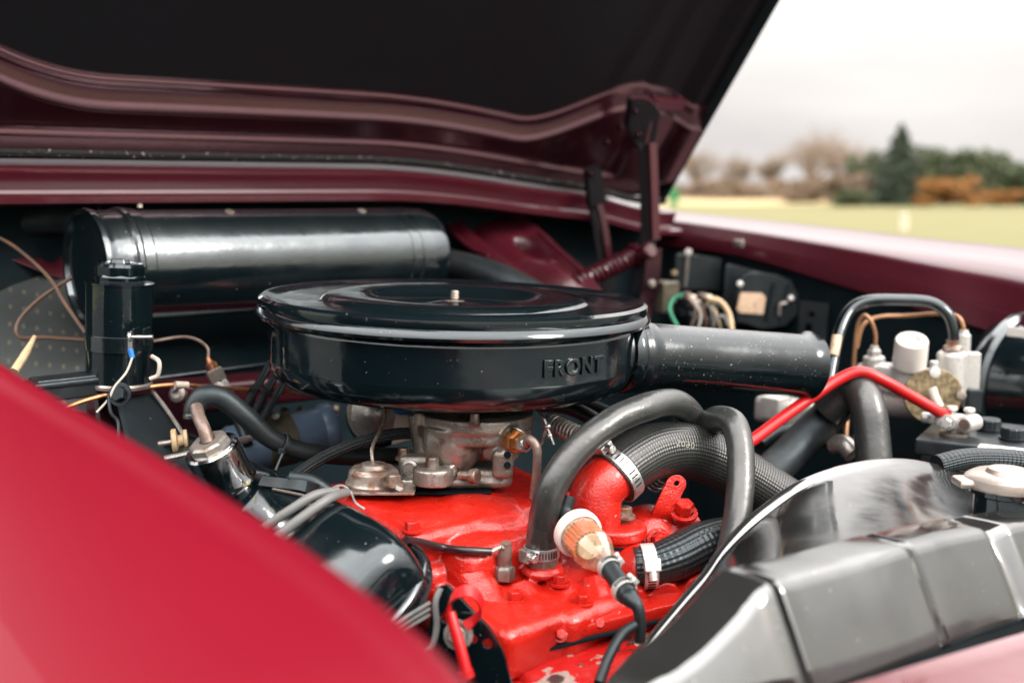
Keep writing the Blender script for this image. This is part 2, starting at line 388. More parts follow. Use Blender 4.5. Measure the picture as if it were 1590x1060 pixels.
gb.grid([[V((x, yy + 1.5 * math.sin(x * .21 + yy), .02 + .11 * k)) for x in range(4, 36, 4)] for k, yy in enumerate((64, 72, 80, 92))])
o = build('dry_grass_bank', gb, tan_m); o['kind'] = 'structure'
def leafmat(name, a, b, c): return mat(name, a, .65, var=[(1.3, .38, .62, b), (6, .45, .7, c)])
ML = dict(conifer=leafmat('conifer_needles', (.034, .054, .030), (.026, .042, .024), (.048, .068, .034)),
          ever=leafmat('evergreen_leaves', (.055, .075, .028), (.035, .052, .022), (.085, .10, .035)),
          gorse=leafmat('gorse_blossom', (.36, .15, .022), (.26, .10, .018), (.12, .085, .025)),
          russet=leafmat('russet_brush', (.19, .125, .085), (.14, .10, .065), (.22, .16, .10)),
          hedge=leafmat('hedge_leaves', (.10, .115, .04), (.07, .085, .03), (.14, .14, .05)),
          bark=mat('bare_bark', (.22, .165, .12), .9), bark2=mat('brown_bark', (.07, .05, .035), .9))
def leaves(n, fn, size, rnd):                 # many small tilted leaf faces through a volume
    mb = MB()
    for i in range(n):
        p = fn(); s = size * rnd.uniform(.5, 1.3)
        a = V((rnd.uniform(-1, 1), rnd.uniform(-1, 1), rnd.uniform(-.6, .9))).normalized(); u, v, _ = frame(a)
        mb.add([p - u * s, p + v * s * .6, p + u * s, p - v * s * .6], [(0, 1, 2, 3)])
    return mb
def blob(c, r3, rnd, lumps):
    L_ = [(V((rnd.uniform(-.75, .75), rnd.uniform(-.75, .75), rnd.uniform(-.7, .7))), rnd.uniform(.28, .5)) for _ in range(lumps)]
    def fn():
        q, r = rnd.choice(L_)
        d = V((rnd.gauss(0, 1), rnd.gauss(0, 1), rnd.gauss(0, 1))).normalized() * r * rnd.random() ** .4
        p = q + d; return c + V((p.x * r3[0], p.y * r3[1], max(-.98, p.z) * r3[2]))
    return fn
def bush(name, label, cat, px, pt, pb, wpx, y, m, n, size, seed, group=None, lumps=14, trunk=True):
    rnd = random.Random(seed); b = at(px, pb, y); b.z = 0; s = y / FPX; h = (pb - pt) * s; r = wpx * s / 2
    t = thing(name, label, cat, b, group)
    if trunk:
        tb = MB()
        for k in range(4):
            e = b + V((rnd.uniform(-.5, .5) * r, rnd.uniform(-.5, .5) * r, h * rnd.uniform(.5, .8)))
            tb.tube([b + V((rnd.uniform(-.1, .1), 0, -.05)), lerp(b, e, .5) + V((rnd.uniform(-.1, .1), 0, .1)), e], [.06 * h / 3, .045 * h / 3, .02 * h / 3], 5, 3)
        build('trunk', tb, ML['bark2'], t)
    build('crown', leaves(n, blob(b + Z * h * .52, (r, r * .8, h * .52), rnd, lumps), size, rnd), m, t)
    return t
# conifer
def conifer(px, pt, pb, wpx, y):
    rnd = random.Random(5); b = at(px, pb, y); b.z = 0; s = y / FPX; h = (pb - pt) * s; r = wpx * s / 2
    t = thing('conifer_tree', 'dark green pointed conifer standing at the far edge of the field', 'conifer', b)
    build('trunk', MB().tube([b - Z * .1, b + Z * h * .95], [.16, .02], 7), ML['bark2'], t)
    def fn():
        k = rnd.random() ** 1.5; lay = math.floor(k * 13) / 13; a = rnd.uniform(0, 6.283)
        rad = r * (1 - k) ** .8 * (.75 + .25 * math.sin(a * 3 + lay * 40)) * rnd.random() ** .45 * (.8 + .35 * (1 - (k - lay) * 13))
        return b + V((math.cos(a) * rad, math.sin(a) * rad, .12 + k * (h - .1)))
    build('crown', leaves(7000, fn, .13, rnd), ML['conifer'], t)
conifer(1394, 200, 323, 118, 60)
def grp(name, label, cat, *a, **k): bush(name, label, cat, *a, **k)
EV = 'evergreens at the field edge'; GO = 'orange gorse bushes'; RU = 'russet brushwood'
bush('evergreen_tree', 'broad evergreen tree just right of the pointed conifer', 'evergreen tree', 1462, 236, 318, 104, 66, ML['ever'], 5600, .17, 11, EV, 22)
bush('evergreen_tree', 'tall evergreen between the broad one and the right edge', 'evergreen tree', 1522, 242, 318, 96, 68, ML['ever'], 5000, .17, 22, EV, 22)
bush('evergreen_tree', 'evergreen tree at the right edge of the photo', 'evergreen tree', 1580, 250, 321, 100, 63, ML['ever'], 5000, .17, 12, EV, 22)
bush('evergreen_tree', 'small evergreen left of and touching the pointed conifer', 'evergreen tree', 1340, 238, 314, 66, 70, ML['ever'], 3000, .16, 13, EV, 20)
bush('gorse_bush', 'long orange gorse bush in front of the broad evergreen', 'gorse bush', 1466, 281, 324, 100, 59, ML['gorse'], 3600, .10, 14, GO, 20, False)
bush('gorse_bush', 'low orange gorse bush at the foot of the right edge evergreen', 'gorse bush', 1535, 299, 324, 80, 58.5, ML['gorse'], 2200, .10, 15, GO, 16, False)
bush('gorse_bush', 'orange gorse bush left of the pointed conifer', 'gorse bush', 1338, 256, 300, 52, 64, ML['gorse'], 1500, .10, 16, GO, 14, False)
bush('gorse_bush', 'tiny orange gorse clump right at the conifer foot', 'gorse bush', 1428, 309, 326, 26, 57.5, ML['gorse'], 700, .08, 17, GO, 8, False)
bush('brushwood_bush', 'large russet brushwood bush left of the conifer', 'bush', 1326, 274, 323, 100, 61, ML['russet'], 3400, .12, 18, RU, 22, False)
bush('brushwood_bush', 'russet brushwood bush below the tallest bare tree', 'bush', 1252, 279, 320, 120, 68, ML['russet'], 3200, .12, 19, RU, 22, False)
bush('brushwood_bush', 'russet brushwood bush farther left above the green hedge', 'bush', 1160, 280, 314, 150, 78, ML['russet'], 3200, .13, 20, RU, 22, False)
bush('brushwood_bush', 'russet brushwood bush nearest the open bonnet edge', 'bush', 1066, 282, 313, 110, 80, ML['russet'], 2400, .13, 23, RU, 20, False)
bush('broom_bush', 'dark green bush at the foot of the large russet brushwood', 'bush', 1322, 300, 325, 60, 58, ML['ever'], 1200, .10, 24, None, 12, False)
hb = MB(); rnd = random.Random(21)
def hfn():
    x = rnd.uniform(-1, 1); z = rnd.random() ** .7
    return at(1110, 312, 82) * 1 + V((x * 6.6, rnd.uniform(-.5, .5), 0)) + Z * (.1 + z * (.95 + .25 * math.sin(x * 9)) - at(1110, 312, 82).z)
solo('hedge', leaves(4200, hfn, .14, rnd), ML['hedge'], 'low green hedge running across the field behind the far wing', 'hedge')
def bare_tree(px, pt, pb, wpx, y, seed, label):
    rnd = random.Random(seed); b = at(px, pb, y); b.z = 0; s = y / FPX; h = (pb - pt) * s; r = wpx * s / 2
    t = thing('bare_tree', label, 'bare tree', b, 'bare trees along the horizon')
    trunk = MB(); tw = MB(); fine = MB()
    def grow(p, d, ln, rad, lev):
        q = p + d * ln; mid = lerp(p, q, .5) + V((rnd.gauss(0, 1), rnd.gauss(0, 1), 0)) * ln * .05
        (trunk if lev < 2 else tw).tube([p, mid, q], [rad, rad * .85, rad * .65], 5 if lev < 2 else 3, 2, cap=False)
        if lev >= 5:
            for _ in range(2):
                e_ = (d + V((rnd.gauss(0, .5), rnd.gauss(0, .5), rnd.gauss(.1, .3)))).normalized(); tw.tube([q, q + e_ * ln * .8], [rad * .6, rad * .4], 3, 1, cap=False)
            return
        for k in range(3 if lev < 4 else 2):
            a = rnd.uniform(0, 6.283); sp = rnd.uniform(.3, .75)
            e = (d + V((math.cos(a) * sp * wpx / (pb - pt) * 1.7, math.sin(a) * sp, rnd.uniform(-.05, .35)))).normalized()
            grow(lerp(p, q, rnd.uniform(.55, 1)), e, ln * rnd.uniform(.62, .85), rad * .55, lev + 1)
    for k in range(4): grow(b + V((rnd.uniform(-.3, .3), 0, -.1)), V((rnd.uniform(-.25, .25), rnd.uniform(-.2, .2), 1)).normalized(), h * .32, .21, 0)
    build('trunk', trunk, ML['bark'], t); build('twigs', tw, ML['bark'], t)
for i, a in enumerate([(1262, 178, 300, 120, 95, 31, 'tallest bare tree left of the conifer'), (1205, 222, 300, 70, 99, 32, 'bare tree next left of the tallest one'),
                       (1140, 228, 300, 60, 102, 33, 'bare tree in the middle of the left row'), (1078, 215, 300, 58, 104, 34, 'leftmost bare tree beside the open bonnet edge'),
                       (1312, 205, 300, 60, 97, 35, 'bare tree right of the tallest, behind the brushwood')]): bare_tree(*a)
gm = mat('green_bin_plastic', (.01, .20, .07), .4)
p0 = at(1046, 318, 62); p0.z = 0
t = thing('litter_bin', 'small green litter bin far off behind the hinge', 'bin', p0)
build('bin_body', MB().box(p0 + Z * .42, (.42, .42, .84), bev=.04, taper=(1.15, 1.15)), gm, t); build('lid', MB().box(p0 + Z * .88, (.52, .52, .09), bev=.03), gm, t)
p0 = at(1403, 352, 27); p0.z = 0
t = thing('marker_post', 'small pale marker post standing in the field', 'post', p0)
build('post', MB().cyl(p0 - Z * .05, p0 + Z * .34, .09, 12, .02), MT['cream'], t); build('cap', MB().lathe(p0 + Z * .34, Z, [(.11, 0), (.11, .03), (0, .05)], 12), MT['cream'], t)

# ------------------------------------------------------------------ car body
HC = V((.236, 2.0, 0))                                    # far end of the bonnet hinge line
def hz(t): return 1.045 + .048 * sst(.02, .62, t)        # crown of the scuttle
def hl(t, f, z=0.): return HC - T * t + F * f + Z * (hz(t) + z)
body = thing('car_body', 'red and maroon car body around the open engine bay', 'car body', V((0, .9, 0)))
TS = [-.02 + i * .025 for i in range(64)]
# near wing (foreground)
E = catmull(A((-420, 330, 0.735), (-180, 455, 0.652), (0, 573, 0.593), (200, 690, 0.510), (400, 815, 0.439), (540, 915, 0.394), (640, 1000, 0.364), (740, 1110, 0.338), (860, 1260, 0.315)), 10)
rows = []
for wv, dz in ((-.012, -.06), (-.012, -.012), (-.010, -.005), (-.005, -.001), (0, .0004), (.004, .0006), (.008, -.0004), (.012, -.0018), (.016, -.0020), (.030, -.0012), (.07, -.003), (.12, -.012), (.17, -.026), (.22, -.05), (.26, -.085), (.30, -.14), (.32, -.22), (.33, -.36)):
    rows.append([p - T * wv + Z * dz for p in E])
nw = build('front_wing', MB().grid(rows), MT['red_body'], body, 60); nw['label'] = 'bright red near wing, blurred in the foreground'
# far wing
L4 = [(1590 + 260, 575, 1.22), (1590, 492, 1.45), (1445, 452, 1.56), (1297, 415, 1.69), (1148, 381, 1.845), (1026, 359, 2.0), (960, 347, 2.08), (900, 340, 2.16)]
LL = catmull(A(*L4), 8)
Wp = catmull(A((1850, 520, 1.235), (1590, 455, 1.465), (1445, 423, 1.575), (1334, 396, 1.67), (1167, 363, 1.845), (1022, 341, 2.02), (960, 333, 2.1), (900, 328, 2.18)), 8)
Sp = catmull(A((1850, 425, 1.42), (1590, 386, 1.64), (1445, 371, 1.74), (1350, 360, 1.82), (1200, 343, 1.97), (1060, 329, 2.10), (1000, 324, 2.18), (940, 318, 2.26)), 8)
rows = [[p + T * .34 - Z * .55 for p in Sp], [p + T * .30 - Z * .16 for p in Sp], [p + T * .16 - Z * .035 for p in Sp], [p + T * .07 - Z * .006 for p in Sp], Sp]
for k in (.12, .25, .4, .55, .7, .82, .92):
    sx_, vz_ = math.sin(k * 1.5708), 1 - math.cos(k * 1.5708)
    rows.append([V((lerp(a.x, b.x, sx_), lerp(a.y, b.y, sx_), lerp(a.z, b.z, vz_))) for a, b in zip(Sp, Wp)])
rows += [Wp, [lerp(a, b, .9) for a, b in zip(Wp, LL)]]
fwg = build('front_wing', MB().grid(rows), MT['maroon'], body, 40); fwg['label'] = 'maroon far wing with a pale sky sheen along its top'
MLn = catmull(A((1850, 640, 1.20), (1590, 532, 1.43), (1445, 486, 1.545), (1297, 440, 1.675), (1148, 397, 1.83), (1026, 380, 1.985), (960, 372, 2.06), (900, 368, 2.14)), 8)
gut = MB().grid([[p - T * .004 + Z * .004 for p in LL], [p - T * .005 for p in LL], [p - T * .008 - Z * .003 for p in LL], MLn, [p + T * .01 - Z * .006 for p in MLn]])
build('wing_gutter', gut, MT['maroon'], body, 40)
build('inner_wing', MB().grid([[p + T * .012 - Z * .004 for p in MLn], [p + T * .02 - Z * .2 for p in MLn], [p + T * .0 - Z * .62 for p in MLn]]), MT['dark'], body)
cp = at(1147, 378, 1.80)
build('gutter_clip', MB().box(cp, (.020, .006, .013), (F, T, Z), .002).box(cp - F * 0 - T * .004, (.012, .004, .006), (F, T, Z), .001), MT['steel'], body)
# scuttle: maroon front lip below the bonnet
lipz = lambda t: -.060 + .012 * sst(.35, -.05, t) - .03 * sst(.22, .0, t)
prof = [(-.34, .10), (-.20, .05), (-.06, .000), (-.02, -.014), (.012, -.019), (.026, -.021), (.029, -.024), (.0285, -.028), (.020, -.047), (.022, -.051), (.040, -.0525), (.045, -.055), (.044, -.062), (.030, -.064), (.0, -.066)]
rows = []
for f_, z_ in prof:
    row = []
    for t_ in TS:
        z2 = z_ + (lipz(t_) + .060) * (1 if z_ < -.01 else 0) * .9
        row.append(hl(t_, f_ + .035, z2))
    rows.append(row)
build('scuttle_panel', MB().grid(rows), MT['maroon'], body, 50)
build('gap_light_stop', MB().grid([[hl(t_, -.05, -.04) for t_ in TS], [hl(t_, -.055, .0) for t_ in TS], [hl(t_, -.10, .075) for t_ in TS], [hl(t_, -.2, .14) for t_ in TS]]), MT['dark'], body)  # dark sheet added behind the bonnet gap to stop sky light leaking through
sm = mat('perished_rubber_seal', (.012, .012, .013), .7, ior=1.25, bump=(300, .0012), specks=[(160, .64, .70, (.20, .16, .16))])
build('bonnet_seal', MB().tube([hl(t_, .035, -.004 + .9 * (lipz(t_) + .060)) for t_ in TS[::3]], .006, 8, 3), sm, body)
# bulkhead and dark lower panels
build('bulkhead', MB().grid([[hl(t_, .005, -.055) for t_ in TS], [hl(t_, -.01, -.16) for t_ in TS], [hl(t_, .02, -.30) for t_ in TS], [hl(t_, .10, -.50) for t_ in TS], [hl(t_, .14, -.75) for t_ in TS]]), MT['dark'], body)
build('undertray', MB().grid([[at(795, 530, 1) * 0 + HC - T * a + F * b + Z * .42 for a in (-.15, .3, .8, 1.6)] for b in (.0, .5, 1.0, 1.9)]), MT['dark'], body)
build('inner_wing', MB().grid([[p + T * .03 - Z * .055 for p in E], [p + T * .09 - Z * .14 for p in E], [p + T * .11 - Z * .5 for p in E]]), MT['dark'], body)
# insulation board at the left end of the bulkhead (dimpled)
bo = [at(-60, 345, 1.42), at(150, 395, 1.36), at(150, 640, 1.20), at(-60, 640, 1.12)]
rows = []; uvs = []
NU = 24
for i in range(NU + 1):
    rows.append([lerp(lerp(bo[0], bo[1], j / NU), lerp(bo[3], bo[2], j / NU), i / NU) + F * .008 * math.sin(i / NU * 5) * math.sin(j / NU * 4) for j in range(NU + 1)])
build('insulation_board', MB().grid(rows), MT['board'], body)
# maroon bracing piece with a hole above the board
br = MB().plate(at(62, 385, 1.34), T, (Z * .8 - F * .6).normalized(), [(-.085, .05), (.03, .052), (.033, -.03), (.028, -.042), (.012, -.045), (-.03, -.02), (-.06, .0)],
                [[(.008 + .011 * math.cos(a * .5236), -.012 + .011 * math.sin(a * .5236)) for a in range(12)]], .003)
build('brace', br, MT['maroon'], body)
# crossmember and bulkhead ledge under the duct
c0, c1 = at(230, 572, 1.27), at(425, 548, 1.42)
ax = (c1 - c0).normalized(); nrm = (Z * .75 + F * .66).normalized(); nrm = (nrm - ax * nrm.dot(ax)).normalized(); sd = ax.cross(nrm)
build('bulkhead_ledge', MB().box(lerp(c0, c1, .5), ((c1 - c0).length + .12, .05, .022), (ax, sd, nrm), .004), MT['satin'], body)
c0, c1 = at(240, 592, 1.22), at(440, 575, 1.36); ax = (c1 - c0).normalized(); sd = ax.cross(Z).normalized()
build('crossmember', MB().box(lerp(c0, c1, .5) - Z * .02, ((c1 - c0).length + .14, .06, .036), (ax, sd, sd.cross(ax) * -1), .008, 3), MT['maroon'], body)
pts = A((150, 600, 1.12), (265, 590, 1.20), (330, 720, 1.10), (280, 760, 1.02), (160, 690, 1.02))
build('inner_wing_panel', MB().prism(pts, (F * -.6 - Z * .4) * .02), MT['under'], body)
# maroon hinge mounting panel right of the duct
lc = catmull(A((676, 322, 1.78), (700, 362, 1.72), (745, 400, 1.67), (790, 432, 1.63), (830, 470, 1.60)), 6)
rc_ = catmull(A((800, 335, 1.80), (832, 358, 1.76), (868, 392, 1.72), (905, 425, 1.68), (940, 470, 1.64)), 6)
rows = []
for i in range(len(lc)):
    k = i / (len(lc) - 1); row = []
    for j in range(15):
        q = j / 14; p = lerp(lc[i], rc_[i], q)
        bump_ = .022 * math.exp(-((q - .12) / .09) ** 2) - .018 * math.exp(-((q - .30) / .10) ** 2) + .016 * math.exp(-((q - .97) / .05) ** 2) + .02 * math.exp(-((q - .62) / .16) ** 2 - ((k - .75) / .2) ** 2) - .05 * math.exp(-((q - .72) / .07) ** 2 - ((k - .45) / .09) ** 2)
        row.append(p + (F * .9 + Z * .3) * bump_)
    rows.append(row)
build('hinge_panel', MB().grid(rows), MT['maroon'], body, 60)
build('panel_flange', MB().tube(A((690, 335, 1.74), (705, 362, 1.70), (732, 385, 1.67), (758, 397, 1.65)), .0035, 8), MT['maroon'], body)
build('panel_flange', MB().tube(A((836, 358, 1.735), (866, 388, 1.70), (905, 422, 1.66)), .0032, 8), MT['maroon'], body)
for k in range(7):
    build('bulkhead_bolt', MB().lathe(at(415 + k * 26, 640 - k * 1.5, 1.36 + k * .025), V((-.3, -1, .3)), [(.0055, -.004), (.0055, .001), (.003, .004), (0, .0045)], 12), MT['olive'], body)
build('bulkhead_stud', MB().tube(A((216, 305, 1.33), (217, 322, 1.33)), .003, 8), MT['cream'], body)
for px_ in (152, 410, 640): build('bulkhead_seam', MB().box(at(px_, 320, 1.36 + (px_ - 152) * .00075) , (.004, .006, .07), (T, F, Z), .001), MT['matt'], body)
bq = at(1535, 700, 1.16); build('battery_tray', MB().box(V((bq.x, bq.y + .06, .555)), (.30, .20, .02), (F, T, Z), .004).box(V((bq.x + .02, bq.y + .08, .50)), (.10, .10, .12), (F, T, Z), .004), MT['matt'], body)
# slam panel at the front (bottom right)
sp0 = A((1150, 1110, .50), (1290, 1066, .545), (1450, 1018, .60), (1600, 974, .655), (1800, 915, .75))
sp1 = A((1150, 1140, .48), (1330, 1085, .525), (1480, 1042, .58), (1600, 1006, .63), (1800, 950, .72))
S0 = catmull(sp0, 6); S1 = catmull(sp1, 6)
slam = MB().grid([[p - Z * .05 - F * .01 for p in S0], [p - Z * .006 for p in S0], [p + F * .003 for p in S0], S1, [p + F * .05 + Z * .004 for p in S1], [p + F * .12 - Z * .01 for p in S1], [p + F * .2 - Z * .08 for p in S1], [p + F * .22 - Z * .3 for p in S1]])
build('slam_panel', slam, MT['slam'], body, 50)

# ------------------------------------------------------------------ bonnet (open, seen from below)
AL = R(53.5); BU = F * math.cos(AL) + Z * math.sin(AL); BN = F * math.sin(AL) - Z * math.cos(AL)
bon = thing('bonnet', 'open maroon bonnet seen from below with pressed ribs', 'bonnet', hl(.65, 0))
def edge(t):                                            # lower edge of the sunk panel
    return .066 + .100 * sst(.36, .13, t) - .012 * sst(.10, .03, t) + 1.8 * max(0, t - .98) ** 2 + .006 * math.sin(t * 2.2)
def hgt(s, t):
    e = edge(t); h = .040
    h -= .006 * sst(.030, .037, s) * sst(.02, .09, t) if t > .13 else .006 * sst(.030, .037, s) * sst(.13, .22, t) * 1
    k = .017 + .004 * sst(.3, .1, t)
    h -= .004 * sst(e - .006, e, s)
    h -= .011 * max(0, min(1, (s - e) / k))
    h -= .004 * sst(e + k + .007, e + k + .011, s)
    h += .0022 * math.exp(-((s - e + .004) / .003) ** 2) + .0018 * math.exp(-((s - e - k - .001) / .003) ** 2)
    if t < .42:                                         # bead running up the far side
        ln = t - (.205 - .42 * (s - .15) * .35); h += .007 * math.exp(-(ln / .012) ** 2) * sst(.16, .24, s)
    h += .022 * sst(.052, .03, t) * sst(0, .05, s)     # deep side flange
    return h
def crown(t, s): return Z * 0 - BN * (.05 * (s / 1.2) * 0)
tt = [0, .004, .012, .02, .028, .036, .044, .052] + [.06 + .0125 * i for i in range(104)]
NR0 = 11
def scol(t):                                            # stations up the bonnet follow the pressed edge
    e = edge(t); k = .017 + .004 * sst(.3, .1, t)
    s = [0, .003, .008, .015, .022, .028, .030, .032, .034, .037, .042] + [lerp(.045, e - .016, i / 8) for i in range(9)]
    s += [e - .012, e - .009, e - .006, e - .003, e, e + .003] + [e + k * i / 6 for i in range(1, 6)] + [e + k - .002, e + k + .001, e + k + .003, e + k + .005, e + k + .007, e + k + .009, e + k + .011, e + k + .014]
    return s + [lerp(e + k + .03, 1.42, i / 36) for i in range(37)]
ss = scol(.6); nt_ = len(tt); cols = [scol(t_) for t_ in tt]
def bpt(t, s, h): return hl(t, .0, .015) + BU * s + BN * h
gv = [bpt(t_, cols[j][i], hgt(cols[j][i], t_)) for i in range(len(ss)) for j, t_ in enumerate(tt)]
cut = len(ss) - 38
def gf(i0, i1): return [(i * nt_ + j, i * nt_ + j + 1, (i + 1) * nt_ + j + 1, (i + 1) * nt_ + j) for i in range(i0, i1) for j in range(nt_ - 1)]
def sub(i0, i1): return MB().add(gv[i0 * nt_:(i1 + 1) * nt_], [tuple(q - i0 * nt_ for q in f_) for f_ in gf(i0, i1)])
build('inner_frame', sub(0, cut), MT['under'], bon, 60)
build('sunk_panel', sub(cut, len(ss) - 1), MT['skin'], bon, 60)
skin = MB().grid([[bpt(t_, s_, -.006 - .012 * sst(0, .08, s_)) for t_ in tt] for s_ in ss[::3] + [ss[-1]]])
build('outer_skin', skin, MT['maroon'], bon, 50)
rim = MB().grid([[bpt(t_, s_, h) for t_, s_ in [(-.002, q) for q in ss]] for h in (-.018, .0, .03, .064)])
rim.grid([[bpt(t_, -.002, h) for t_ in tt] for h in (-.010, .0, .02, .041)])
build('edge_flange', rim, MT['matt'], bon)
flap = MB().box(bpt(.085, .178, .034), (.075, .022, .012), (T, BU, BN), .003)
build('frame_gusset', flap, MT['maroon'], bon)

# ------------------------------------------------------------------ hinge with counterbalance spring
hg = thing('counterbalance_linkage', 'maroon bonnet hinge with coil spring at the far rear corner of the bay', 'bonnet hinge', at(985, 470, 1.80))
def strap(pts, wpx, th, side):
    P = catmull(pts, 6); rows = []
    for i, p in enumerate(P):
        t_ = (P[min(i + 1, len(P) - 1)] - P[max(i - 1, 0)]).normalized(); s_ = side - t_ * side.dot(t_); s_.normalize(); n_ = t_.cross(s_); hw = M(wpx, p) / 2
        rows.append([p + s_ * hw + n_ * th, p - s_ * hw + n_ * th, p - s_ * hw - n_ * th, p + s_ * hw - n_ * th])
    return MB().grid(rows, close=True).add([q for q in rows[0]], [(0, 1, 2, 3)]).add([q for q in rows[-1]], [(0, 1, 2, 3)])
HS = (X * .9 + Y * .3)
build('hinge_arm', strap(A((1003, 222, 1.745), (1006, 300, 1.745), (1005, 390, 1.745), (990, 455, 1.745)), 26, .0015, HS), MT['skin'], hg)
build('arm_flange', strap(A((1012, 222, 1.730), (1015, 300, 1.730), (1017, 372, 1.730)), 12, .006, HS), MT['maroon'], hg)
build('hinge_arm', strap(A((918, 305, 1.805), (928, 340, 1.805), (938, 400, 1.795), (946, 450, 1.795)), 22, .0015, HS), MT['skin'], hg)
build('arm_flange', strap(A((930, 318, 1.790), (938, 352, 1.790), (945, 400, 1.790)), 9, .005, HS), MT['maroon'], hg)
q = at(965, 235, 1.785)
upb = MB().prism(A((974, 150, 1.745), (1010, 156, 1.745), (1017, 170, 1.745), (1006, 226, 1.745), (985, 228, 1.75), (968, 192, 1.76)), BN * .014)
build('link_bracket', MB().prism(A((905, 262, 1.80), (926, 255, 1.80), (935, 308, 1.80), (910, 312, 1.80)), BN * .014), MT['skin'], hg)
build('hinge_bracket', upb, MT['skin'], hg)
build('bracket_edge', MB().tube(A((978, 152, 1.740), (1005, 154, 1.740), (1019, 168, 1.740), (1010, 195, 1.740), (1003, 225, 1.740)), .0022, 6), MT['maroon'], hg)
for (a, b) in ((985, 172), (963, 197), (942, 220), (990, 208), (916, 268)):
    build('bolt', MB().hexa(at(a, b, 1.745 if a > 970 else 1.785), BN, .0048, .006), MT['under'], hg)
bA, bB = at(893, 440, 1.665), at(985, 398, 1.745)
build('coil_spring', MB().helix(bA, bB, .0125, 12, .0034, 7), MT['maroon'], hg)
build('spring_core', MB().cyl(bA, bB, .0095, 14), MT['under'], hg)
build('spring_eye', MB().lathe(bB, (bB - bA), [(.009, -.004), (.019, -.003), (.021, .003), (.019, .008), (.012, .009), (.010, .004)], 24), MT['maroon'], hg)
build('pivot_pin', MB().cyl(at(985, 398, 1.745), at(1012, 388, 1.715), .013, 20, .003), MT['maroon'], hg)
build('lower_bracket', strap(A((1015, 385, 1.725), (1012, 430, 1.725), (1000, 480, 1.725), (985, 540, 1.705)), 26, .002, HS), MT['under'], hg)
build('bolt', MB().hexa(at(1012, 440, 1.720), V((.3, -1, .1)), .004, .005), MT['steel'], hg)
rm_ = lambda px, y: px * y / FPX
# ------------------------------------------------------------------ air cleaner
AC = at(706, 470, 1.08); ACX = (Z + X * .030 - Y * .0).normalized()
ac = thing('air_cleaner', 'large round black enamel air cleaner with its inlet snout', 'air cleaner', AC - ACX * .1)
lid = MB().lathe(AC, ACX, [(0, .002), (.012, .002), (.02, .0008), (.03, -.001), (.055, -.003), (.074, -.0015), (.086, .004), (.090, .0075), (.095, .0088), (.112, .0095), (.124, .0088), (.129, .0068), (.132, .0038), (.138, .003), (.166, .0028), (.176, .004), (.182, .0068), (.1865, .0072), (.190, .0048), (.1905, .0005), (.1895, -.003), (.1925, -.006), (.1935, -.0095), (.1915, -.0125), (.186, -.013), (.17, -.012)], 128)
lo = build('lid', lid, MT['gloss'], ac, 30)
stud = MB().cyl(AC, AC + ACX * .0125, .0036, 14, .001)
for k in range(4): stud.lathe(AC + ACX * (.004 + .002 * k), ACX, [(.0036, 0), (.0043, .001), (.0036, .002)], 14)
stud.lathe(AC, ACX, [(.010, .0005), (.010, .002), (.005, .0025)], 18)
build('stud', stud, MT['rusty'], ac)
BR = .181
can = MB().lathe(AC, ACX, [(.172, -.010), (.179, -.013), (BR, -.018), (BR, -.0195), (BR, -.0525), (BR, -.054), (.1797, -.062), (.176, -.0695), (.168, -.0755), (.152, -.079), (.08, -.0805), (.06, -.09), (.0, -.09)], 128)
build('canister', can, MT['gloss'], ac, 40)
s0, s1 = at(975, 551, 1.055), at(1254, 567, 1.155); sa = (s1 - s0).normalized()
L_ = (s1 - s0).length
su, sb_, _ = frame(sa)
sq = lambda g: 1 + .03 * math.cos(2 * g)
snt = MB().lathe(s0, sa, [(.034, -.03), (.034, .004), (.0355, .006), (.0355, .012), (.0335, .015), (.0318, .024), (.0318, L_ - .016), (.0325, L_ - .009), (.0348, L_ - .002), (.0362, L_), (.035, L_ + .0006), (.0308, L_ - .008), (.030, L_ - .05), (.030, .0)], 64, sq=sq)
so_ = build('inlet_snout', snt, MT['glossd'], ac, 40)
build('snout_collar', MB().lathe(s0, sa, [(.0365, -.012), (.039, -.008), (.0385, -.002), (.036, .001)], 48), MT['gloss'], ac)
CB = AC - ACX * .036; U0 = (-Y); U0 = (U0 - ACX * U0.dot(ACX)).normalized(); U1 = ACX.cross(U0)
def wrap(p):
    g = (R(38.5) + p.x / BR); r_ = BR + p.z
    return CB + U0 * math.cos(g) * r_ + X * 0 + (-U1 if U1.x < 0 else U1) * math.sin(g) * r_ + ACX * (p.y - .002)
build('front_lettering', MB().text('FRONT', .0195, wrap, .0014, .0010), MT['gloss'], ac, 40)

# ------------------------------------------------------------------ heater duct (long black cylinder by the bulkhead)
d0, d1 = at(134, 416, 1.20), at(660, 394, 1.515); da = (d1 - d0).normalized(); DL = (d1 - d0).length; dr = .0625
du = thing('heater_duct', 'long satin black cylinder lying across the bulkhead', 'duct', lerp(d0, d1, .5) - Z * dr)
build('shell', MB().lathe(d0, da, [(dr * .93, .03), (dr, .028), (dr, DL - .03), (dr * .985, DL - .026), (dr * .985, DL - .012), (dr * .93, DL - .003), (dr * .8, DL), (0, DL)], 72), MT['satin'], du, 30)
build('end_collar', MB().lathe(d0, da, [(0, .012), (dr * .55, .010), (dr * .96, .004), (dr * .985, -.001), (dr * 1.03, -.002), (dr * 1.045, .002), (dr * 1.03, .006), (dr * 1.0, .012), (dr * 1.0, .032), (dr * 1.05, .034), (dr * 1.06, .038), (dr * 1.03, .041), (dr * 1.03, .052), (dr * 1.0, .054)], 72), MT['satin'], du, 30)
for fr_ in (.86, .895): build('seam_ring', MB().lathe(d0 + da * DL * fr_, da, [(dr, -.002), (dr * 1.025, -.001), (dr * 1.025, .001), (dr, .002)], 64), MT['satin'], du)
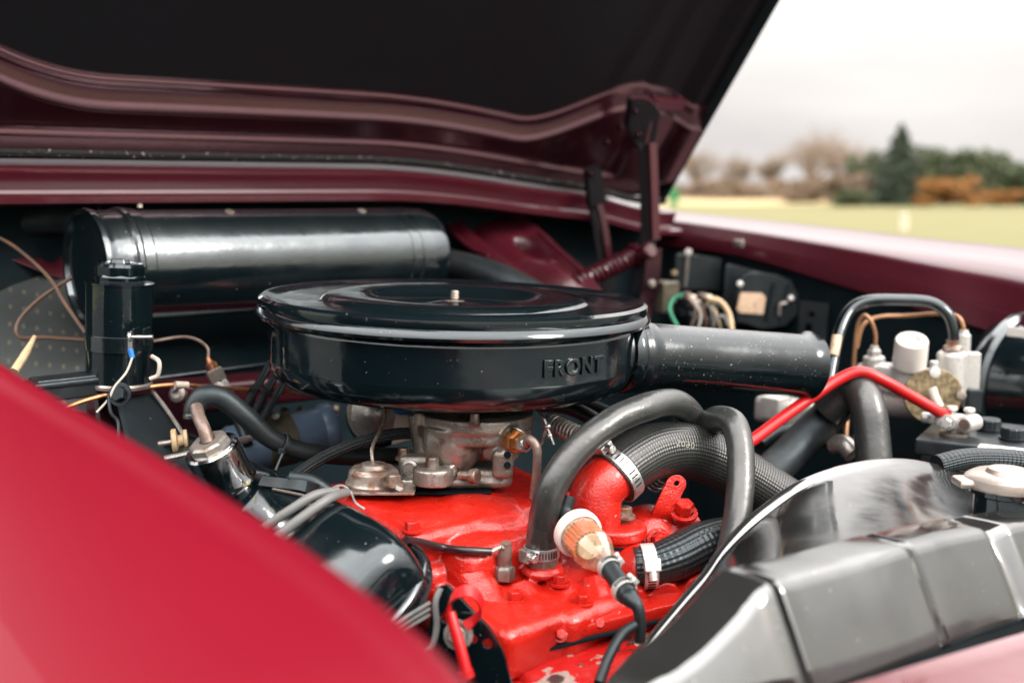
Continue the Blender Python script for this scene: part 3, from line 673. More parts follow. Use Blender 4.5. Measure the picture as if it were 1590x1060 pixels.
for px_ in (323, 538):
    k = (px_ - 134) / 538; c = lerp(d0, d1, k); n_ = (Z * .97 - da.cross(Z) * -.24).normalized()
    n_ = (Z + F * .30).normalized(); n_ = (n_ - da * n_.dot(da)).normalized()
    build('screw', MB().lathe(c + n_ * dr * .99, n_, [(.006, 0), (.0056, .002), (.003, .0032), (0, .0034)], 16), MT['steel'], du)

# ------------------------------------------------------------------ tall black reservoir with cap and strap
c0 = at(184, 595, 1.085); ctop = at(186, 438, 1.085); rad = M(49, c0); ax = (ctop - c0).normalized(); H = (ctop - c0).length
rs = thing('fluid_reservoir', 'upright black canister with knurled cap and strap in front of the duct', 'reservoir', c0)
build('canister', MB().lathe(c0, ax, [(0, 0), (rad * .95, 0), (rad, .002), (rad, H * .98), (rad * 1.03, H * .985), (rad * 1.03, H), (rad * .8, H * 1.004), (0, H * 1.004)], 48), MT['gloss'], rs, 30)
cb = MB().lathe(ctop, ax, [(rad * .74, 0), (rad * .76, .006), (rad * .70, .009)], 40)
cb.lathe(ctop + ax * .006, ax, [(rad * .70, 0), (rad * .74, .002), (rad * .75, .010), (rad * .68, .013), (rad * .3, .0135), (rad * .25, .017), (0, .0175)], 48, sq=lambda g: 1 + .035 * math.cos(8 * g))
build('cap', cb, MT['gloss'], rs, 30)
zs = H * .42
build('strap', MB().lathe(c0 + ax * (zs - .008), ax, [(rad * 1.0, 0), (rad * 1.04, .0006), (rad * 1.04, .0155), (rad * 1.0, .016)], 48), MT['satin'], rs)
build('base_ring', MB().lathe(c0, ax, [(rad * .9, -.003), (rad * 1.04, -.002), (rad * 1.05, .001), (rad * 1.0, .003)], 40), MT['steel'], rs)
e = at(208, 523, 1.035)
build('strap_ear', MB().box(e + V((0, .008, 0)), (.002, .018, .016), bev=.0006).box(e + V((.010, .008, 0)), (.002, .018, .016), bev=.0006), MT['satin'], rs)
build('clamp_bolt', MB().cyl(e + V((-.006, 0, 0)), e + V((.018, 0, 0)), .0018, 10).hexa(e + V((-.002, 0, 0)), V((-1, 0, 0)), .004, .004), MT['zinc'], rs)
ew = thing('earth_wire', 'thin wire with blue crimped ring terminal on the reservoir strap', 'wire', at(190, 650, 1.0))
rt = MB().lathe(e + V((-.004, -.002, 0)), V((-1, -.4, 0)), [(.0028, 0), (.0052, 0), (.0052, .001), (.0028, .001), (.0028, 0)], 20)
rt.box(e + V((-.003, -.003, -.008)), (.004, .0015, .008), bev=.0005)
build('ring_terminal', rt, MT['zinc'], ew)
build('crimp_sleeve', MB().cyl(e + V((-.003, -.003, -.011)), e + V((-.001, -.004, -.020)), .0027, 12, .0006), MT['blue_pl'], ew)
build('wire', MB().tube([e + V((-.001, -.004, -.019))] + A((196, 578, 1.0), (178, 600, .99), (168, 620, .985), (150, 640, .98)), .0011, 7), MT['wwire'], ew)
solo('cream_wire', MB().tube(A((236, 553, 1.07), (247, 562, 1.06), (245, 582, 1.06), (233, 588, 1.06)), .0021, 8), MT['cream'], 'short cream wire loop beside the reservoir base', 'wire')
solo('loom_wire', MB().tube(A((168, 612, .985), (172, 640, .98), (183, 655, .98), (184, 680, .97)), .0016, 7), MT['rubber'], 'thin black wire hanging below the earth wire', 'wire')

# ------------------------------------------------------------------ pipes and wires at the left
solo('brown_wire', MB().tube(A((-20, 360, 1.22), (25, 385, 1.2), (75, 430, 1.17), (100, 470, 1.15), (135, 520, 1.13)), .0021, 8), MT['brown_wire'], 'brown wire crossing the dimpled board from upper left', 'wire')
solo('brown_wire', MB().tube(A((112, 430, 1.19), (60, 465, 1.18), (28, 500, 1.17), (30, 523, 1.16), (70, 524, 1.15), (140, 528, 1.13)), .0024, 8), MT['brown_wire'], 'looped brown wire bending back towards the reservoir', 'wire')
solo('worn_terminal', MB().tube(A((22, 576, 1.08), (40, 548, 1.1), (54, 522, 1.12)), [.0042, .004, .002], 9), MT['ywire'], 'yellowed frayed cable end near the red wing', 'cable')
solo('rubber_duct', MB().tube(A((-40, 360, 1.35), (40, 345, 1.33), (100, 338, 1.32), (140, 350, 1.30)), [.02, .019, .018, .018], 14), MT['matt'], 'black pipe entering behind the duct end at the left', 'pipe')
solo('bracket_lump', MB().sph(at(20, 325, 1.33), .03, (1.6, .6, .45), (T, F, Z)).sph(at(60, 322, 1.33), .022, (1.2, .6, .4), (T, F, Z)).bumpy(.006, 60), MT['satin'], 'crumpled black foil lump under the scuttle at the left', 'seal')
solo('relay_box', MB().box(at(100, 600, 1.05), (.06, .03, .022), (T, F, Z), .003).box(at(100, 592, 1.05), (.066, .034, .006), (T, F, Z), .002), MT['casing'], 'low black box behind the red wing, left of the reservoir', 'box')
solo('copper_brake_pipe', MB().tube(A((60, 655, 1.02), (125, 624, 1.04), (200, 606, 1.07), (270, 597, 1.10), (340, 602, 1.13), (420, 607, 1.17), (480, 612, 1.20), (560, 625, 1.25)), .0024, 8), MT['copper'], 'thin copper pipe running along the bulkhead below the reservoir', 'pipe')
solo('pipe_clip', MB().tube(A((272, 597, 1.092), (292, 598, 1.10)), .0038, 10), MT['cream'], 'pale clip on the thin copper pipe', 'clip')
pu = thing('pressure_union', 'brass and alloy pipe union with a thin capillary pipe', 'pipe union', at(352, 625, 1.15))
ua, ub = at(327, 565, 1.15), at(352, 618, 1.15); ux = (ub - ua).normalized()
build('hex_nut', MB().lathe(ua + ux * .006, ux, [(0, 0), (.0085, 0), (.0095, .002), (.0095, .014), (.0085, .016), (0, .016)], 6), MT['steel'], pu)
build('taper', MB().lathe(ua - ux * .008, ux, [(.002, 0), (.004, .006), (.0065, .008), (.0065, .014)], 16), MT['copper'], pu)
build('sleeve', MB().lathe(ua + ux * .020, ux, [(0, 0), (.0085, 0), (.009, .004), (.009, .020), (.0075, .021), (.0075, .024), (0, .024)], 20), MT['bright'], pu)
build('capillary', MB().tube([ua - ux * .006] + A((322, 540, 1.155), (305, 527, 1.16), (280, 523, 1.165), (235, 530, 1.15)), .0018, 8), MT['pipe'], pu)
build('cable', MB().tube([ua + ux * .042] + A((368, 648, 1.14), (385, 690, 1.12)), .0055, 10), MT['rubber'], pu)
LBL = ('leftmost', 'middle', 'rightmost')
for i in range(3):
    dx = i * 17
    solo('plug_lead', MB().tube(A((372 + dx, 650 + i * 3, 1.12), (392 + dx, 612 + i * 3, 1.15), (412 + dx, 578 + i * 3, 1.19), (430 + dx, 550, 1.22)), .0046, 10), MT['rubber'], LBL[i] + ' of the three black leads bundled left of the air cleaner', 'lead', 'bundled black leads')
solo('cable_tie', MB().lathe(at(405, 620, 1.15), (at(440, 575, 1.19) - at(395, 645, 1.13)), [(.0172, 0), (.0182, .0008), (.0182, .004), (.0172, .0048)], 24, sq=lambda g: .55 + .45 * abs(math.cos(g)) ** .6), MT['casing'], 'black cable tie around the bundled leads', 'cable tie')

# ------------------------------------------------------------------ clutch bracket and fittings behind the red wing
sbk = thing('steering_bracket', 'dark bracket with bolts and bobbins behind the red wing', 'bracket', at(240, 700, 1.05))
build('plate', MB().prism(A((188, 618, 1.06), (238, 608, 1.10), (300, 690, 1.06), (290, 740, 1.0), (215, 720, .98)), (F * .3 - Z * .3 - T * .6) * .01), MT['matt'], sbk)
build('edge_rib', MB().tube(A((236, 606, 1.09), (262, 640, 1.075), (296, 692, 1.05)), .0022, 8), MT['steel'], sbk)
build('bolt', MB().hexa(at(187, 612, 1.04), V((-.2, -1, .3)), .008, .008), MT['matt'], sbk)
build('bolt', MB().lathe(at(233, 657, 1.06), V((-.2, -1, .3)), [(.006, 0), (.006, .006), (.0035, .007), (.0035, .004), (0, .004)], 18), MT['maroon'], sbk)
build('bolt', MB().lathe(at(279, 612, 1.10), V((-.2, -1, .3)), [(.009, 0), (.009, .006), (.006, .008), (.0045, .008), (.004, .003), (0, .003)], 20), MT['steel'], sbk)
q = at(282, 684, 1.03); qd = V((-.95, -.25, -.1)).normalized()
build('bobbin', MB().lathe(q, qd, [(0, -.006), (.010, -.006), (.0105, -.003), (.006, -.002), (.006, .003), (.0125, .004), (.0125, .008), (.011, .009), (0, .009)], 28), MT['ywire'], sbk)
build('pin', MB().cyl(q, q + qd * .022, .003, 12, .0008), MT['steel'], sbk)
solo('clutch_rod', MB().tube(A((255, 712, .98), (300, 702, .99), (345, 690, 1.0), (395, 678, 1.03)), .003, 8), MT['steel'], 'thin steel rod passing behind the chrome breather cap', 'rod')

# ------------------------------------------------------------------ breather cap, pipe and hose
b0, b1 = at(325, 690, .900), at(356, 750, .914); bx = (b1 - b0).normalized(); br_ = M(43, b0); bL = (b1 - b0).length
bc = thing('oil_breather', 'pitted chrome breather cap on a black neck beside the red wing', 'breather cap', at(375, 800, .90))
build('chrome_cap', MB().lathe(b0, bx, [(0, .001), (br_ * .55, .001), (br_ * .9, .002), (br_ * .98, .004), (br_, .007), (br_, bL - .006), (br_ * 1.06, bL - .003), (br_ * 1.06, bL), (br_ * .9, bL + .001)], 56), MT['chrome'], bc, 30)
build('hex_crown', MB().lathe(b0, -bx, [(br_ * .78, -.002), (br_ * .72, .003), (br_ * .62, .0045), (.0075, .005), (.0065, .003), (0, .003)], 8), MT['steel'], bc, 20)
build('neck', MB().lathe(b0 + bx * bL, bx, [(br_ * .88, -.002), (br_ * .88, .026), (br_ * .95, .029), (br_ * .95, .034)], 44), MT['gloss'], bc)
build('elbow_pipe', MB().tube([b0 - bx * .001] + A((316, 664, .905), (309, 648, .915), (305, 632, .925)), [.0058, .0056, .0056, .0056], 14), MT['pipe'], bc)
bh = thing('breather_hose', 'black rubber hose curving from the breather pipe to the carburettor', 'hose', at(470, 710, .98))
build('hose', MB().tube(A((302, 648, .93), (304, 630, .932), (318, 615, .935), (345, 618, .94), (380, 645, .945), (420, 680, .955), (470, 700, .975), (540, 708, 1.005), (620, 708, 1.04)), [.0092, .0092, .0094, .0094, .0092, .0088, .0088, .0088, .0088], 16).bumpy(.0005, 45), MT['rubber'], bh)
build('hose_end', MB().lathe(at(302, 650, .93), at(304, 630, .932) - at(302, 650, .93), [(.0062, 0), (.0096, -.0005), (.0100, .002), (.0093, .004)], 24), MT['rubberg'], bh)
build('cable_tie', MB().lathe(at(436, 687, .958), at(450, 695, .966) - at(420, 680, .955), [(.0088, 0), (.0102, .0005), (.0102, .0035), (.0088, .004)], 24).tube(A((440, 702, .95), (434, 715, .945), (428, 730, .94)), .0014, 6).box(at(438, 700, .951), (.006, .006, .006), bev=.001), MT['casing'], bh)
solo('braided_hose', MB().tube(A((645, 672, 1.005), (610, 674, .998), (560, 686, .985), (510, 706, .97), (470, 730, .955), (445, 752, .945)), .0056, 16), MT['braid'], 'thin braided black hose running into the carburettor side', 'hose')

# ------------------------------------------------------------------ ignition coil
k0, k1 = at(350, 702, 1.14), at(510, 668, 1.20); ka = (k1 - k0).normalized(); kL = (k1 - k0).length; kr = M(38, k1)
ic = thing('ignition_coil', 'blue grey ignition coil lying below the air cleaner', 'ignition coil', lerp(k0, k1, .5) - Z * kr)
build('case', MB().lathe(k0, ka, [(0, 0), (kr * .9, 0), (kr, .006), (kr, kL - .012), (kr * 1.0, kL - .010), (kr * 1.14, kL - .004), (kr * 1.14, kL + .003), (kr * 1.0, kL + .005), (0, kL + .005)], 48), MT['blue'], ic, 35)
build('clamp_band', MB().lathe(k0 + ka * kL * .36, ka, [(kr, 0), (kr * 1.035, .0005), (kr * 1.035, kL * .27), (kr, kL * .27 + .0005)], 48), MT['olive'], ic)
build('screw', MB().hexa(at(428, 646, 1.15), V((0, -.5, .9)), .003, .003), MT['bright'], ic)
build('terminal_tag', MB().box(at(519, 648, 1.205), (.007, .005, .014), bev=.001), MT['red_plastic'], ic)

# ------------------------------------------------------------------ distributor cap and odd pieces under the air cleaner
ds = thing('vacuum_capsule', 'dark round metal capsule just under the air cleaner', 'vacuum capsule', at(582, 700, 1.14))
build('disc', MB().lathe(at(582, 642, 1.12), V((-.15, -1, .15)), [(.025, -.012), (.031, -.010), (.0315, -.004), (.027, -.002), (.025, .002), (.018, .004), (.010, .009), (0, .010)], 40), MT['steel'], ds)
build('housing', MB().lathe(at(590, 645, 1.15), V((-.15, -1, .15)), [(0, -.03), (.034, -.03), (.034, .012), (.030, .014)], 32), MT['dark'], ds)
tsd = thing('terminal_shield', 'pale plastic shield with a blue mark behind the carburettor', 'shield', at(625, 690, 1.10))
build('plate', MB().prism(A((608, 690, 1.10), (612, 655, 1.10), (620, 628, 1.10), (640, 632, 1.10), (646, 648, 1.10), (640, 664, 1.10), (640, 682, 1.10)), V((0, .003, 0))), MT['cream'], tsd)
build('blue_mark', MB().sph(at(625, 636, 1.099), .007, (1.4, .25, .8)), MT['blue_pl'], tsd)

# ------------------------------------------------------------------ carburettor
cz = at(725, 742, 1.0); cb_ = thing('carburettor', 'cast alloy carburettor standing on the red manifold under the air cleaner', 'carburettor', cz)
CX = ACX
up_ = at(735, 648, .99)
cm = MB()
cm.lathe(at(738, 640, 1.0) - CX * .022, CX, [(0, 0), (.050, 0), (.053, .003), (.053, .012), (.055, .013), (.055, .024), (.045, .026), (0, .026)], 48)
cm.box(at(735, 668, 1.0), (.088, .066, .030), (X, Y, CX), .010, 3)
cm.sph(at(704, 682, .975), .0275, (1.05, .95, 1.15))
cm.lathe(at(704, 690, .975), CX, [(0, -.018), (.013, -.016), (.025, 0), (.027, .018), (0, .02)], 28)
cm.box(at(778, 682, .968), (.034, .03, .034), (X, Y, CX), .006, 2)
cm.lathe(at(796, 682, .955), V((.4, -1, 0)), [(.0125, -.012), (.0125, .004), (.010, .006), (0, .006)], 26)
cm.box(at(781, 718, .955), (.019, .018, .026), (X, Y, CX), .004, 2)
cm.tube(A((650, 640, 1.0), (660, 690, 1.0), (665, 725, 1.0)), [.011, .012, .014], 16)
cm.tube(A((640, 674, 1.003), (668, 672, 1.0)), .0068, 14)
cm.tube(A((668, 672, 1.0), (682, 700, .985)), [.007, .006], 12)
for (a, b, d_) in ((650, 652, .97), (737, 652, .945), (812, 655, .98)): cm.tube(A((a, b - 12, d_), (a, b + 8, d_)), .0045, 10)
build('body', cm.fuse(.0013, 3), MT['alloy'], cb_, 40)
bs = MB()
bs.box(at(700, 735, 1.0), (.105, .075, .010), (X, Y, CX), .004, 2)
bs.box(at(650, 722, .99), (.036, .03, .026), (X, Y, CX), .006, 2)
bs.lathe(at(672, 740, .955), CX, [(0, -.006), (.018, -.006), (.018, .008), (.015, .010), (0, .010)], 26)
bs.lathe(at(665, 722, 1.0), CX, [(.023, -.010), (.023, 0), (.020, .003)], 28)
bs.cyl(at(698, 740, .96), at(698, 718, .96), .0075, 16, .001)
bs.box(at(745, 735, .985), (.06, .04, .018), (X, Y, CX), .005, 2)
build('throttle_base', bs.fuse(.0013, 3), MT['alloy'], cb_, 40)
build('gasket', MB().box(at(690, 750, .99), (.088, .070, .003), (X, Y, CX), .001), MT['dark'], cb_)
for (a, b, d_, r_) in ((671, 727, .953, .0062), (627, 712, .985, .0055)): build('bolt', MB().hexa(at(a, b, d_), CX, r_, .010), MT['rusty'], cb_)
build('port_plug', MB().lathe(at(637, 728, .972), V((-.3, -1, .15)), [(.0085, 0), (.0085, .002), (.006, .003), (.005, .0015), (0, .0015)], 20), MT['steel'], cb_)
sd_ = V((.85, -.5, .1)).normalized(); q = at(714, 738, .957)
build('idle_screw', MB().cyl(q, q + sd_ * .012, .0042, 16).lathe(q + sd_ * .012, sd_, [(.0042, 0), (.0068, .0005), (.0068, .006), (.0060, .007), (0, .007)], 20), MT['rusty'], cb_)
for b in (706, 722): build('screw', MB().lathe(at(788, b, .9445), V((.25, -1, 0)), [(.0032, -.001), (.0032, .0005), (.002, .001), (0, .0002)], 14), MT['dark'], cb_)
fd = V((.55, -.83, .0)).normalized(); fq = at(793, 682, .952)
build('fuel_union', MB().lathe(fq, fd, [(0, 0), (.0105, 0), (.0112, .001), (.0112, .0085), (.010, .010), (.0075, .010)], 6).lathe(fq + fd * .010, fd, [(.0075, 0), (.0075, .002), (.0082, .003), (.0082, .0075), (.007, .009), (0, .009)], 6), MT['brass'], cb_, 25)
build('flare_nut', MB().lathe(fq + fd * .0185, fd, [(.0055, 0), (.0072, .0006), (.0072, .006), (.0055, .007), (.0045, .0072)], 6), MT['zinc'], cb_, 25)
solo('fuel_pipe', MB().tube([fq + fd * .024] + A((822, 682, .925), (833, 695, .922), (834, 720, .922), (832, 745, .925), (829, 772, .93)), .0041, 12), MT['pipe'], 'brown steel fuel pipe bending down from the carburettor union', 'fuel pipe')
sp = thing('throttle_spring', 'small coil spring and clip between carburettor and hose', 'spring', at(870, 690, .99))
build('spring', MB().helix(at(852, 655, 1.02), at(910, 682, .985), .0085, 11, .0013), MT['steel'], sp)
build('lever', MB().tube(A((838, 640, 1.0), (848, 660, .99), (840, 690, .99)), .0016, 7).tube(A((845, 650, .985), (860, 690, .98)), .0012, 6).sph(at(850, 662, .985), .0035).sph(at(853, 676, .983), .0028), MT['zinc'], sp)
solo('throttle_pipe', MB().tube(A((835, 628, 1.16), (880, 632, 1.14), (920, 650, 1.12), (960, 680, 1.1)), .008, 12), MT['rubber'], 'black hose passing low behind the air cleaner snout', 'hose')
solo('throttle_pipe', MB().tube(A((880, 618, 1.2), (940, 640, 1.16), (985, 670, 1.12)), .0075, 12), MT['rubber'], 'second black hose beside the one behind the air cleaner snout', 'hose')

# ------------------------------------------------------------------ choke stove (round tin) beside the carburettor
ck = at(580, 748, .96); cs = thing('choke_stove', 'rust stained round tin choke stove on the red manifold', 'choke stove', ck)
build('tin', MB().lathe(ck, CX, [(0, -.004), (.025, -.004), (.0255, 0), (.0235, .003), (.0225, .010), (.019, .0135), (.012, .014), (.011, .017), (.004, .0175), (0, .0175)], 48, sq=lambda g: 1 + .012 * math.cos(9 * g)), MT['rusty'], cs, 30)
build('flange', MB().box(ck + V((.008, -.004, -.004)), (.062, .042, .003), (X, Y, CX), .001), MT['rusty'], cs)
build('bolt', MB().hexa(at(611, 752, .935), CX, .0065, .009), MT['rusty'], cs)
build('bolt', MB().hexa(at(618, 760, .928), (CX + X * .5), .004, .003, False), MT['bright'], cs)
build('rod', MB().tube([ck + CX * .016] + A((578, 712, .96), (578, 695, .965), (586, 676, .98), (596, 655, 1.0), (600, 628, 1.01)), .0017, 8), MT['rusty'], cs)
# ------------------------------------------------------------------ engine (red castings)
en = thing('engine', 'bright red enamelled engine with intake manifold and thermostat housing', 'engine', at(860, 1050, .90) - Z * .2)
mf = MB()
def bx(c, s, ax=(F, T, Z), b=.012): mf.box(c, s, ax, b, 3)
tl = (F - Z * .10).normalized(); tu = T.cross(tl) * -1
tu = tu if tu.z > 0 else -tu
AXS = (tl, T, tu)
bx(at(700, 760, .985) - Z * .033, (.15, .20, .07), AXS, .012)                      # carburettor pad
bx(at(735, 815, .945) - Z * .02, (.13, .12, .06), AXS, .02)                        # runner hump
bx(at(640, 800, .955) - Z * .035, (.17, .09, .05), AXS, .012)
bx(at(860, 830, .97) - Z * .05, (.22, .16, .07), AXS, .015)
mf.sph(at(742, 800, .955), .045, (1.2, 1.0, .45), AXS)
mf.tube(A((612, 800, .93), (614, 815, .93)), .0105, 14)
bx(at(820, 905, .885) - Z * .022, (.12, .15, .045), AXS, .010)                     # water crossover
bx(at(900, 915, .90) - Z * .012, (.10, .12, .045), AXS, .012)
bx(at(730, 885, .91) - Z * .030, (.11, .09, .05), AXS, .012)
bx(at(1000, 900, .93) - Z * .02, (.10, .14, .05), AXS, .014)
mf.cyl(at(842, 893, .892), at(842, 876, .892), .0185, 20, .004)
mf.sph(at(1005, 845, .97), .030, (1.2, 1.3, 1.25), AXS)
mf.sph(at(1040, 855, .985), .024, (1, 1.2, 1.3), AXS)
mf.tube(A((955, 905, .915), (1020, 905, .92), (1085, 892, .94)), [.020, .022, .022], 14)
mf.cyl(at(1010, 885, .895), at(975, 880, .91), .022, 18, .003)
for k in range(7):                                                                # front skirt of the crossover, lofted down to its gasket rail
    q = k / 6; mf.tube([lerp(at(755, 925, .875), at(1080, 905, .915), q), lerp(at(770, 975, .845), at(1085, 918, .89), q)], [.017, .013], 10)
mf.fuse(.0016, 2).bumpy(.0004, 90); mhit = Hit(mf)
mani = build('intake_manifold', mf, MT['red_eng'], en, 50)
rail = MB().box(lerp(at(815, 992, .832), at(1090, 925, .885), .5), ((at(815, 992, .832) - at(1090, 925, .885)).length, .028, .012), ((at(1090, 925, .885) - at(815, 992, .832)).normalized(), F, Z), .003)
build('gasket_rail', rail.bumpy(.0008, 60), MT['red_eng'], en)
q0, q1 = at(822, 1000, .828), at(1090, 934, .882)
build('gasket', MB().box(lerp(q0, q1, .5) - Z * .002, ((q1 - q0).length, .026, .003), ((q1 - q0).normalized(), F, Z), .001), MT['dark'], en)
lowb = MB()
lowb.box(lerp(at(860, 1040, .815), at(1090, 975, .87), .5) - Z * .03, (.20, .07, .07), ((q1 - q0).normalized(), F, Z), .010, 3)
lowb.box(at(880, 1060, .79) - Z * .03, (.11, .05, .06), ((q1 - q0).normalized(), F, Z), .014, 3)
build('front_cover', lowb.fuse(.002, 4).bumpy(.0008, 70), MT['red_chip'], en, 50)
wd = MB()
wa = (at(800, 955, .84) - at(705, 880, .89)).normalized()
wd.box(at(762, 945, .855) - Z * .01, (.115, .045, .03), (wa, T, Z), .010, 3)
wd.box(at(790, 980, .835) - Z * .02, (.05, .04, .03), (wa, T, Z), .008, 3)
wd.tube(A((690, 860, .90), (715, 880, .885), (745, 920, .87), (775, 965, .845)), [.012, .016, .018, .014], 14)
build('crossover_branch', wd.fuse(.0018, 5), MT['red_eng'], en, 50)
bc0 = at(840, 900, .93); build('cylinder_block', MB().box(V((bc0.x - .03, bc0.y + .06, .575)), (.36, .30, .19), (F, T, Z), .02), MT['red_chip'], en)
for (a, b) in ((640, 822), (870, 905), (905, 935), (800, 930)): build('bolt', MB().hexa(mhit(a, b, -.001, .9), Z, .0062, .008), MT['red_eng'], en)
for (a, b) in ((930, 968), (1000, 948), (870, 985)): build('bolt', MB().hexa(mhit(a, b, -.001, .86), V((.2, -.8, .4)), .0045, .006), MT['red_eng'], en)
# thermostat housing
th0 = at(955, 880, .925); th1 = at(957, 820, .925)
tb = MB().cyl(th0 - Z * .01, th1, .0235, 32, .003)
tb.lathe(th1 - Z * .007, Z, [(.0235, 0), (.027, .001), (.027, .009), (.025, .011), (0, .011)], 32)
tb.box(th1 + V((-.02, .012, -.002)), (.05, .03, .010), (X, Y, Z), .004)
build('thermostat_base', tb.fuse(.0012, 3), MT['red_eng'], en, 50)
build('thermostat_gasket', MB().lathe(th1 - Z * .012, Z, [(.0238, 0), (.0246, .0003), (.0246, .0022), (.0238, .0025)], 40), MT['dark'], en)
build('thermostat_elbow', MB().tube([at(926, 822, .925), at(925, 790, .925)] + A((926, 768, .927), (938, 750, .93), (962, 732, .94)), [.021, .0225, .023, .0225, .0215], 28), MT['red_eng'], en, 50)
build('bolt', MB().hexa(at(970, 802, .93), Z, .0065, .009), MT['rusty'], en)
build('bolt', MB().hexa(at(1022, 838, .935), V((.2, -1, .25)), .0075, .009), MT['red_eng'], en)
for (a, b, d_) in ((613, 805, .925), ): build('boss', MB().lathe(at(a, b, d_) - Z * .004, Z, [(.0155, -.006), (.0155, .006), (.013, .008), (.005, .008), (.004, .006), (0, .006)], 24), MT['red_eng'], en)
# lifting bracket: a bent red strip with a hole, bolted to the engine
lb = thing('lifting_bracket', 'bent red strip bracket with a hole, bolted behind the thermostat housing', 'bracket', at(1048, 815, .96))
def ribbon(pts, wdt, th_, side):
    P = catmull(pts, 8); rows = []
    for i, p in enumerate(P):
        t_ = (P[min(i + 1, len(P) - 1)] - P[max(i - 1, 0)]).normalized(); s_ = (side - t_ * side.dot(t_)).normalized(); n_ = t_.cross(s_)
        rows.append([p + s_ * wdt + n_ * th_, p - s_ * wdt + n_ * th_, p - s_ * wdt - n_ * th_, p + s_ * wdt - n_ * th_])
    m_ = MB().grid(rows, close=True); m_.add(rows[0], [(0, 1, 2, 3)]); m_.add(rows[-1], [(0, 1, 2, 3)]); return m_
sv = (X * .88 - Z * .36 + Y * .2).normalized()
build('strip', ribbon(A((1047, 756, .955), (1038, 775, .951), (1030, 792, .949), (1028, 803, .952), (1036, 811, .960), (1050, 812, .972), (1066, 808, .985)), .0092, .001, sv), MT['red_eng'], lb, 30)
tip = at(1048, 750, .965)
tn = ((at(1047, 756, .955) - at(1038, 775, .951)).normalized()); tz = tn.cross(sv).normalized()
hole = [(.003 * math.cos(a * .5236), .004 + .003 * math.sin(a * .5236)) for a in range(12)]
build('eye', MB().plate(at(1047, 756, .955), sv, tn, [(-.0092, -.001)] + [(.0092 * -math.cos(a * .3927), .003 + .0085 * math.sin(a * .3927)) for a in range(9)] + [(.0092, -.001)], [hole], .002), MT['red_eng'], lb)
build('bolt', MB().hexa(at(1062, 797, .952), (Z * .9 - Y * .4), .0085, .012), MT['red_eng'], lb)
build('foot', MB().box(at(1058, 812, .965), (.034, .02, .010), (X, Y, Z), .002).box(at(1045, 840, .985), (.03, .02, .05), (X, Y, Z), .006), MT['red_eng'], lb)
solo('return_spring', MB().helix(at(1012, 752, .985), at(1032, 736, .975), .0085, 4, .0009).tube(A((1032, 736, .972), (1042, 738, .968), (1048, 748, .964)), .0009, 6), MT['steel'], 'fine wire spring hooked through the red bracket eye', 'spring')

# ------------------------------------------------------------------ rocker cover
BK = R(34); RN = (Z * math.cos(BK) - T * math.sin(BK)); RB = (T * math.cos(BK) + Z * math.sin(BK))
RF = (F - Z * .03).normalized(); RN = (RN - RF * RN.dot(RF)).normalized(); RB = RN.cross(RF); RB = RB if RB.z > 0 else -RB
rc0 = at(688, 885, .80) - RB * .058 - RF * .028
rc = thing('rocker_cover', 'black gloss pressed rocker cover in front of the red manifold', 'rocker cover', rc0 - Z * .08)
def sec(u, w_, h_):
    row = []
    for i in range(29):
        a = math.pi * (i / 28); cx = math.cos(a); sy = math.sin(a)
        x_ = abs(cx) ** .55 * (1 if cx > 0 else -1); y_ = abs(sy) ** .5
        row.append(rc0 + RF * u + RB * x_ * w_ + RN * (y_ * h_))
    return row
rows = []
ND = 14
for i in range(30): rows.append(sec(-.345 + i * .0105, .058, .058 + .002 * math.sin(i * .5)))
for i in range(1, ND + 1):
    a = i / ND * math.pi / 2; k = math.cos(a); rows.append(sec(-.03 + .055 * math.sin(a), .058 * (max(k, 0) ** .5 * .55 + .45), .058 * max(k, .0) ** .42))
rcm = MB().grid(rows).bumpy(.0009, 26); rhit = Hit(rcm)
build('cover', rcm, MT['gloss'], rc, 60)
def rfl(wd_, z_, th_):
    P = [rc0 + RF * -.345 + RB * wd_, rc0 + RF * -.345 - RB * wd_] + [rc0 + RF * (-.012 + .046 * math.cos(a)) + RB * wd_ * math.sin(a) * (1 if abs(math.sin(a)) < .99 else 1) for a in (-1.5708 + 3.1416 * i / 16 for i in range(17))]
    return MB().prism([p + RN * z_ for p in P], RN * th_)
fl = rfl(.066, -.004, .005)
build('flange', fl, MT['gloss'], rc)
build('gasket_edge', rfl(.064, -.009, .005), MT['matt'], rc)
build('end_lip', MB().tube([rc0 + RF * (-.012 + .042 * math.sin(a)) + RB * .062 * math.cos(a) + RN * .003 for a in (3.14 * i / 12 for i in range(13))], .004, 10), MT['satin'], rc)
# lead bracket standing on the cover
cq = at(525, 765, .885)
cl = thing('lead_retainer', 'black strip with wire loop holding the grey plug leads', 'lead retainer', cq)
build('strip', ribbon([rhit(a_, b_, .004, .93) for a_, b_ in ((408, 752), (440, 757), (480, 763), (515, 768))], .0045, .0012, (RB * .9 + RN * .2)), MT['rubber'], cl, 30)
build('lower_strip', ribbon([rhit(a_, b_, .002, .92) for a_, b_ in ((425, 762), (470, 772), (500, 782))], .001, .0008, RN), MT['steel'], cl, 30)
build('wire_loop', MB().tube([rhit(a_, b_, l_, .88) for a_, b_, l_ in ((512, 768, .003), (518, 757, .012), (533, 754, .014), (545, 765, .01), (552, 780, .002), (566, 790, .001))], .0011, 7), MT['zinc'], cl)
build('sleeve', MB().tube([rhit(a_, b_, .007, .9) for a_, b_ in ((450, 753), (480, 759), (514, 766))], .006, 12), MT['rubber'], cl)
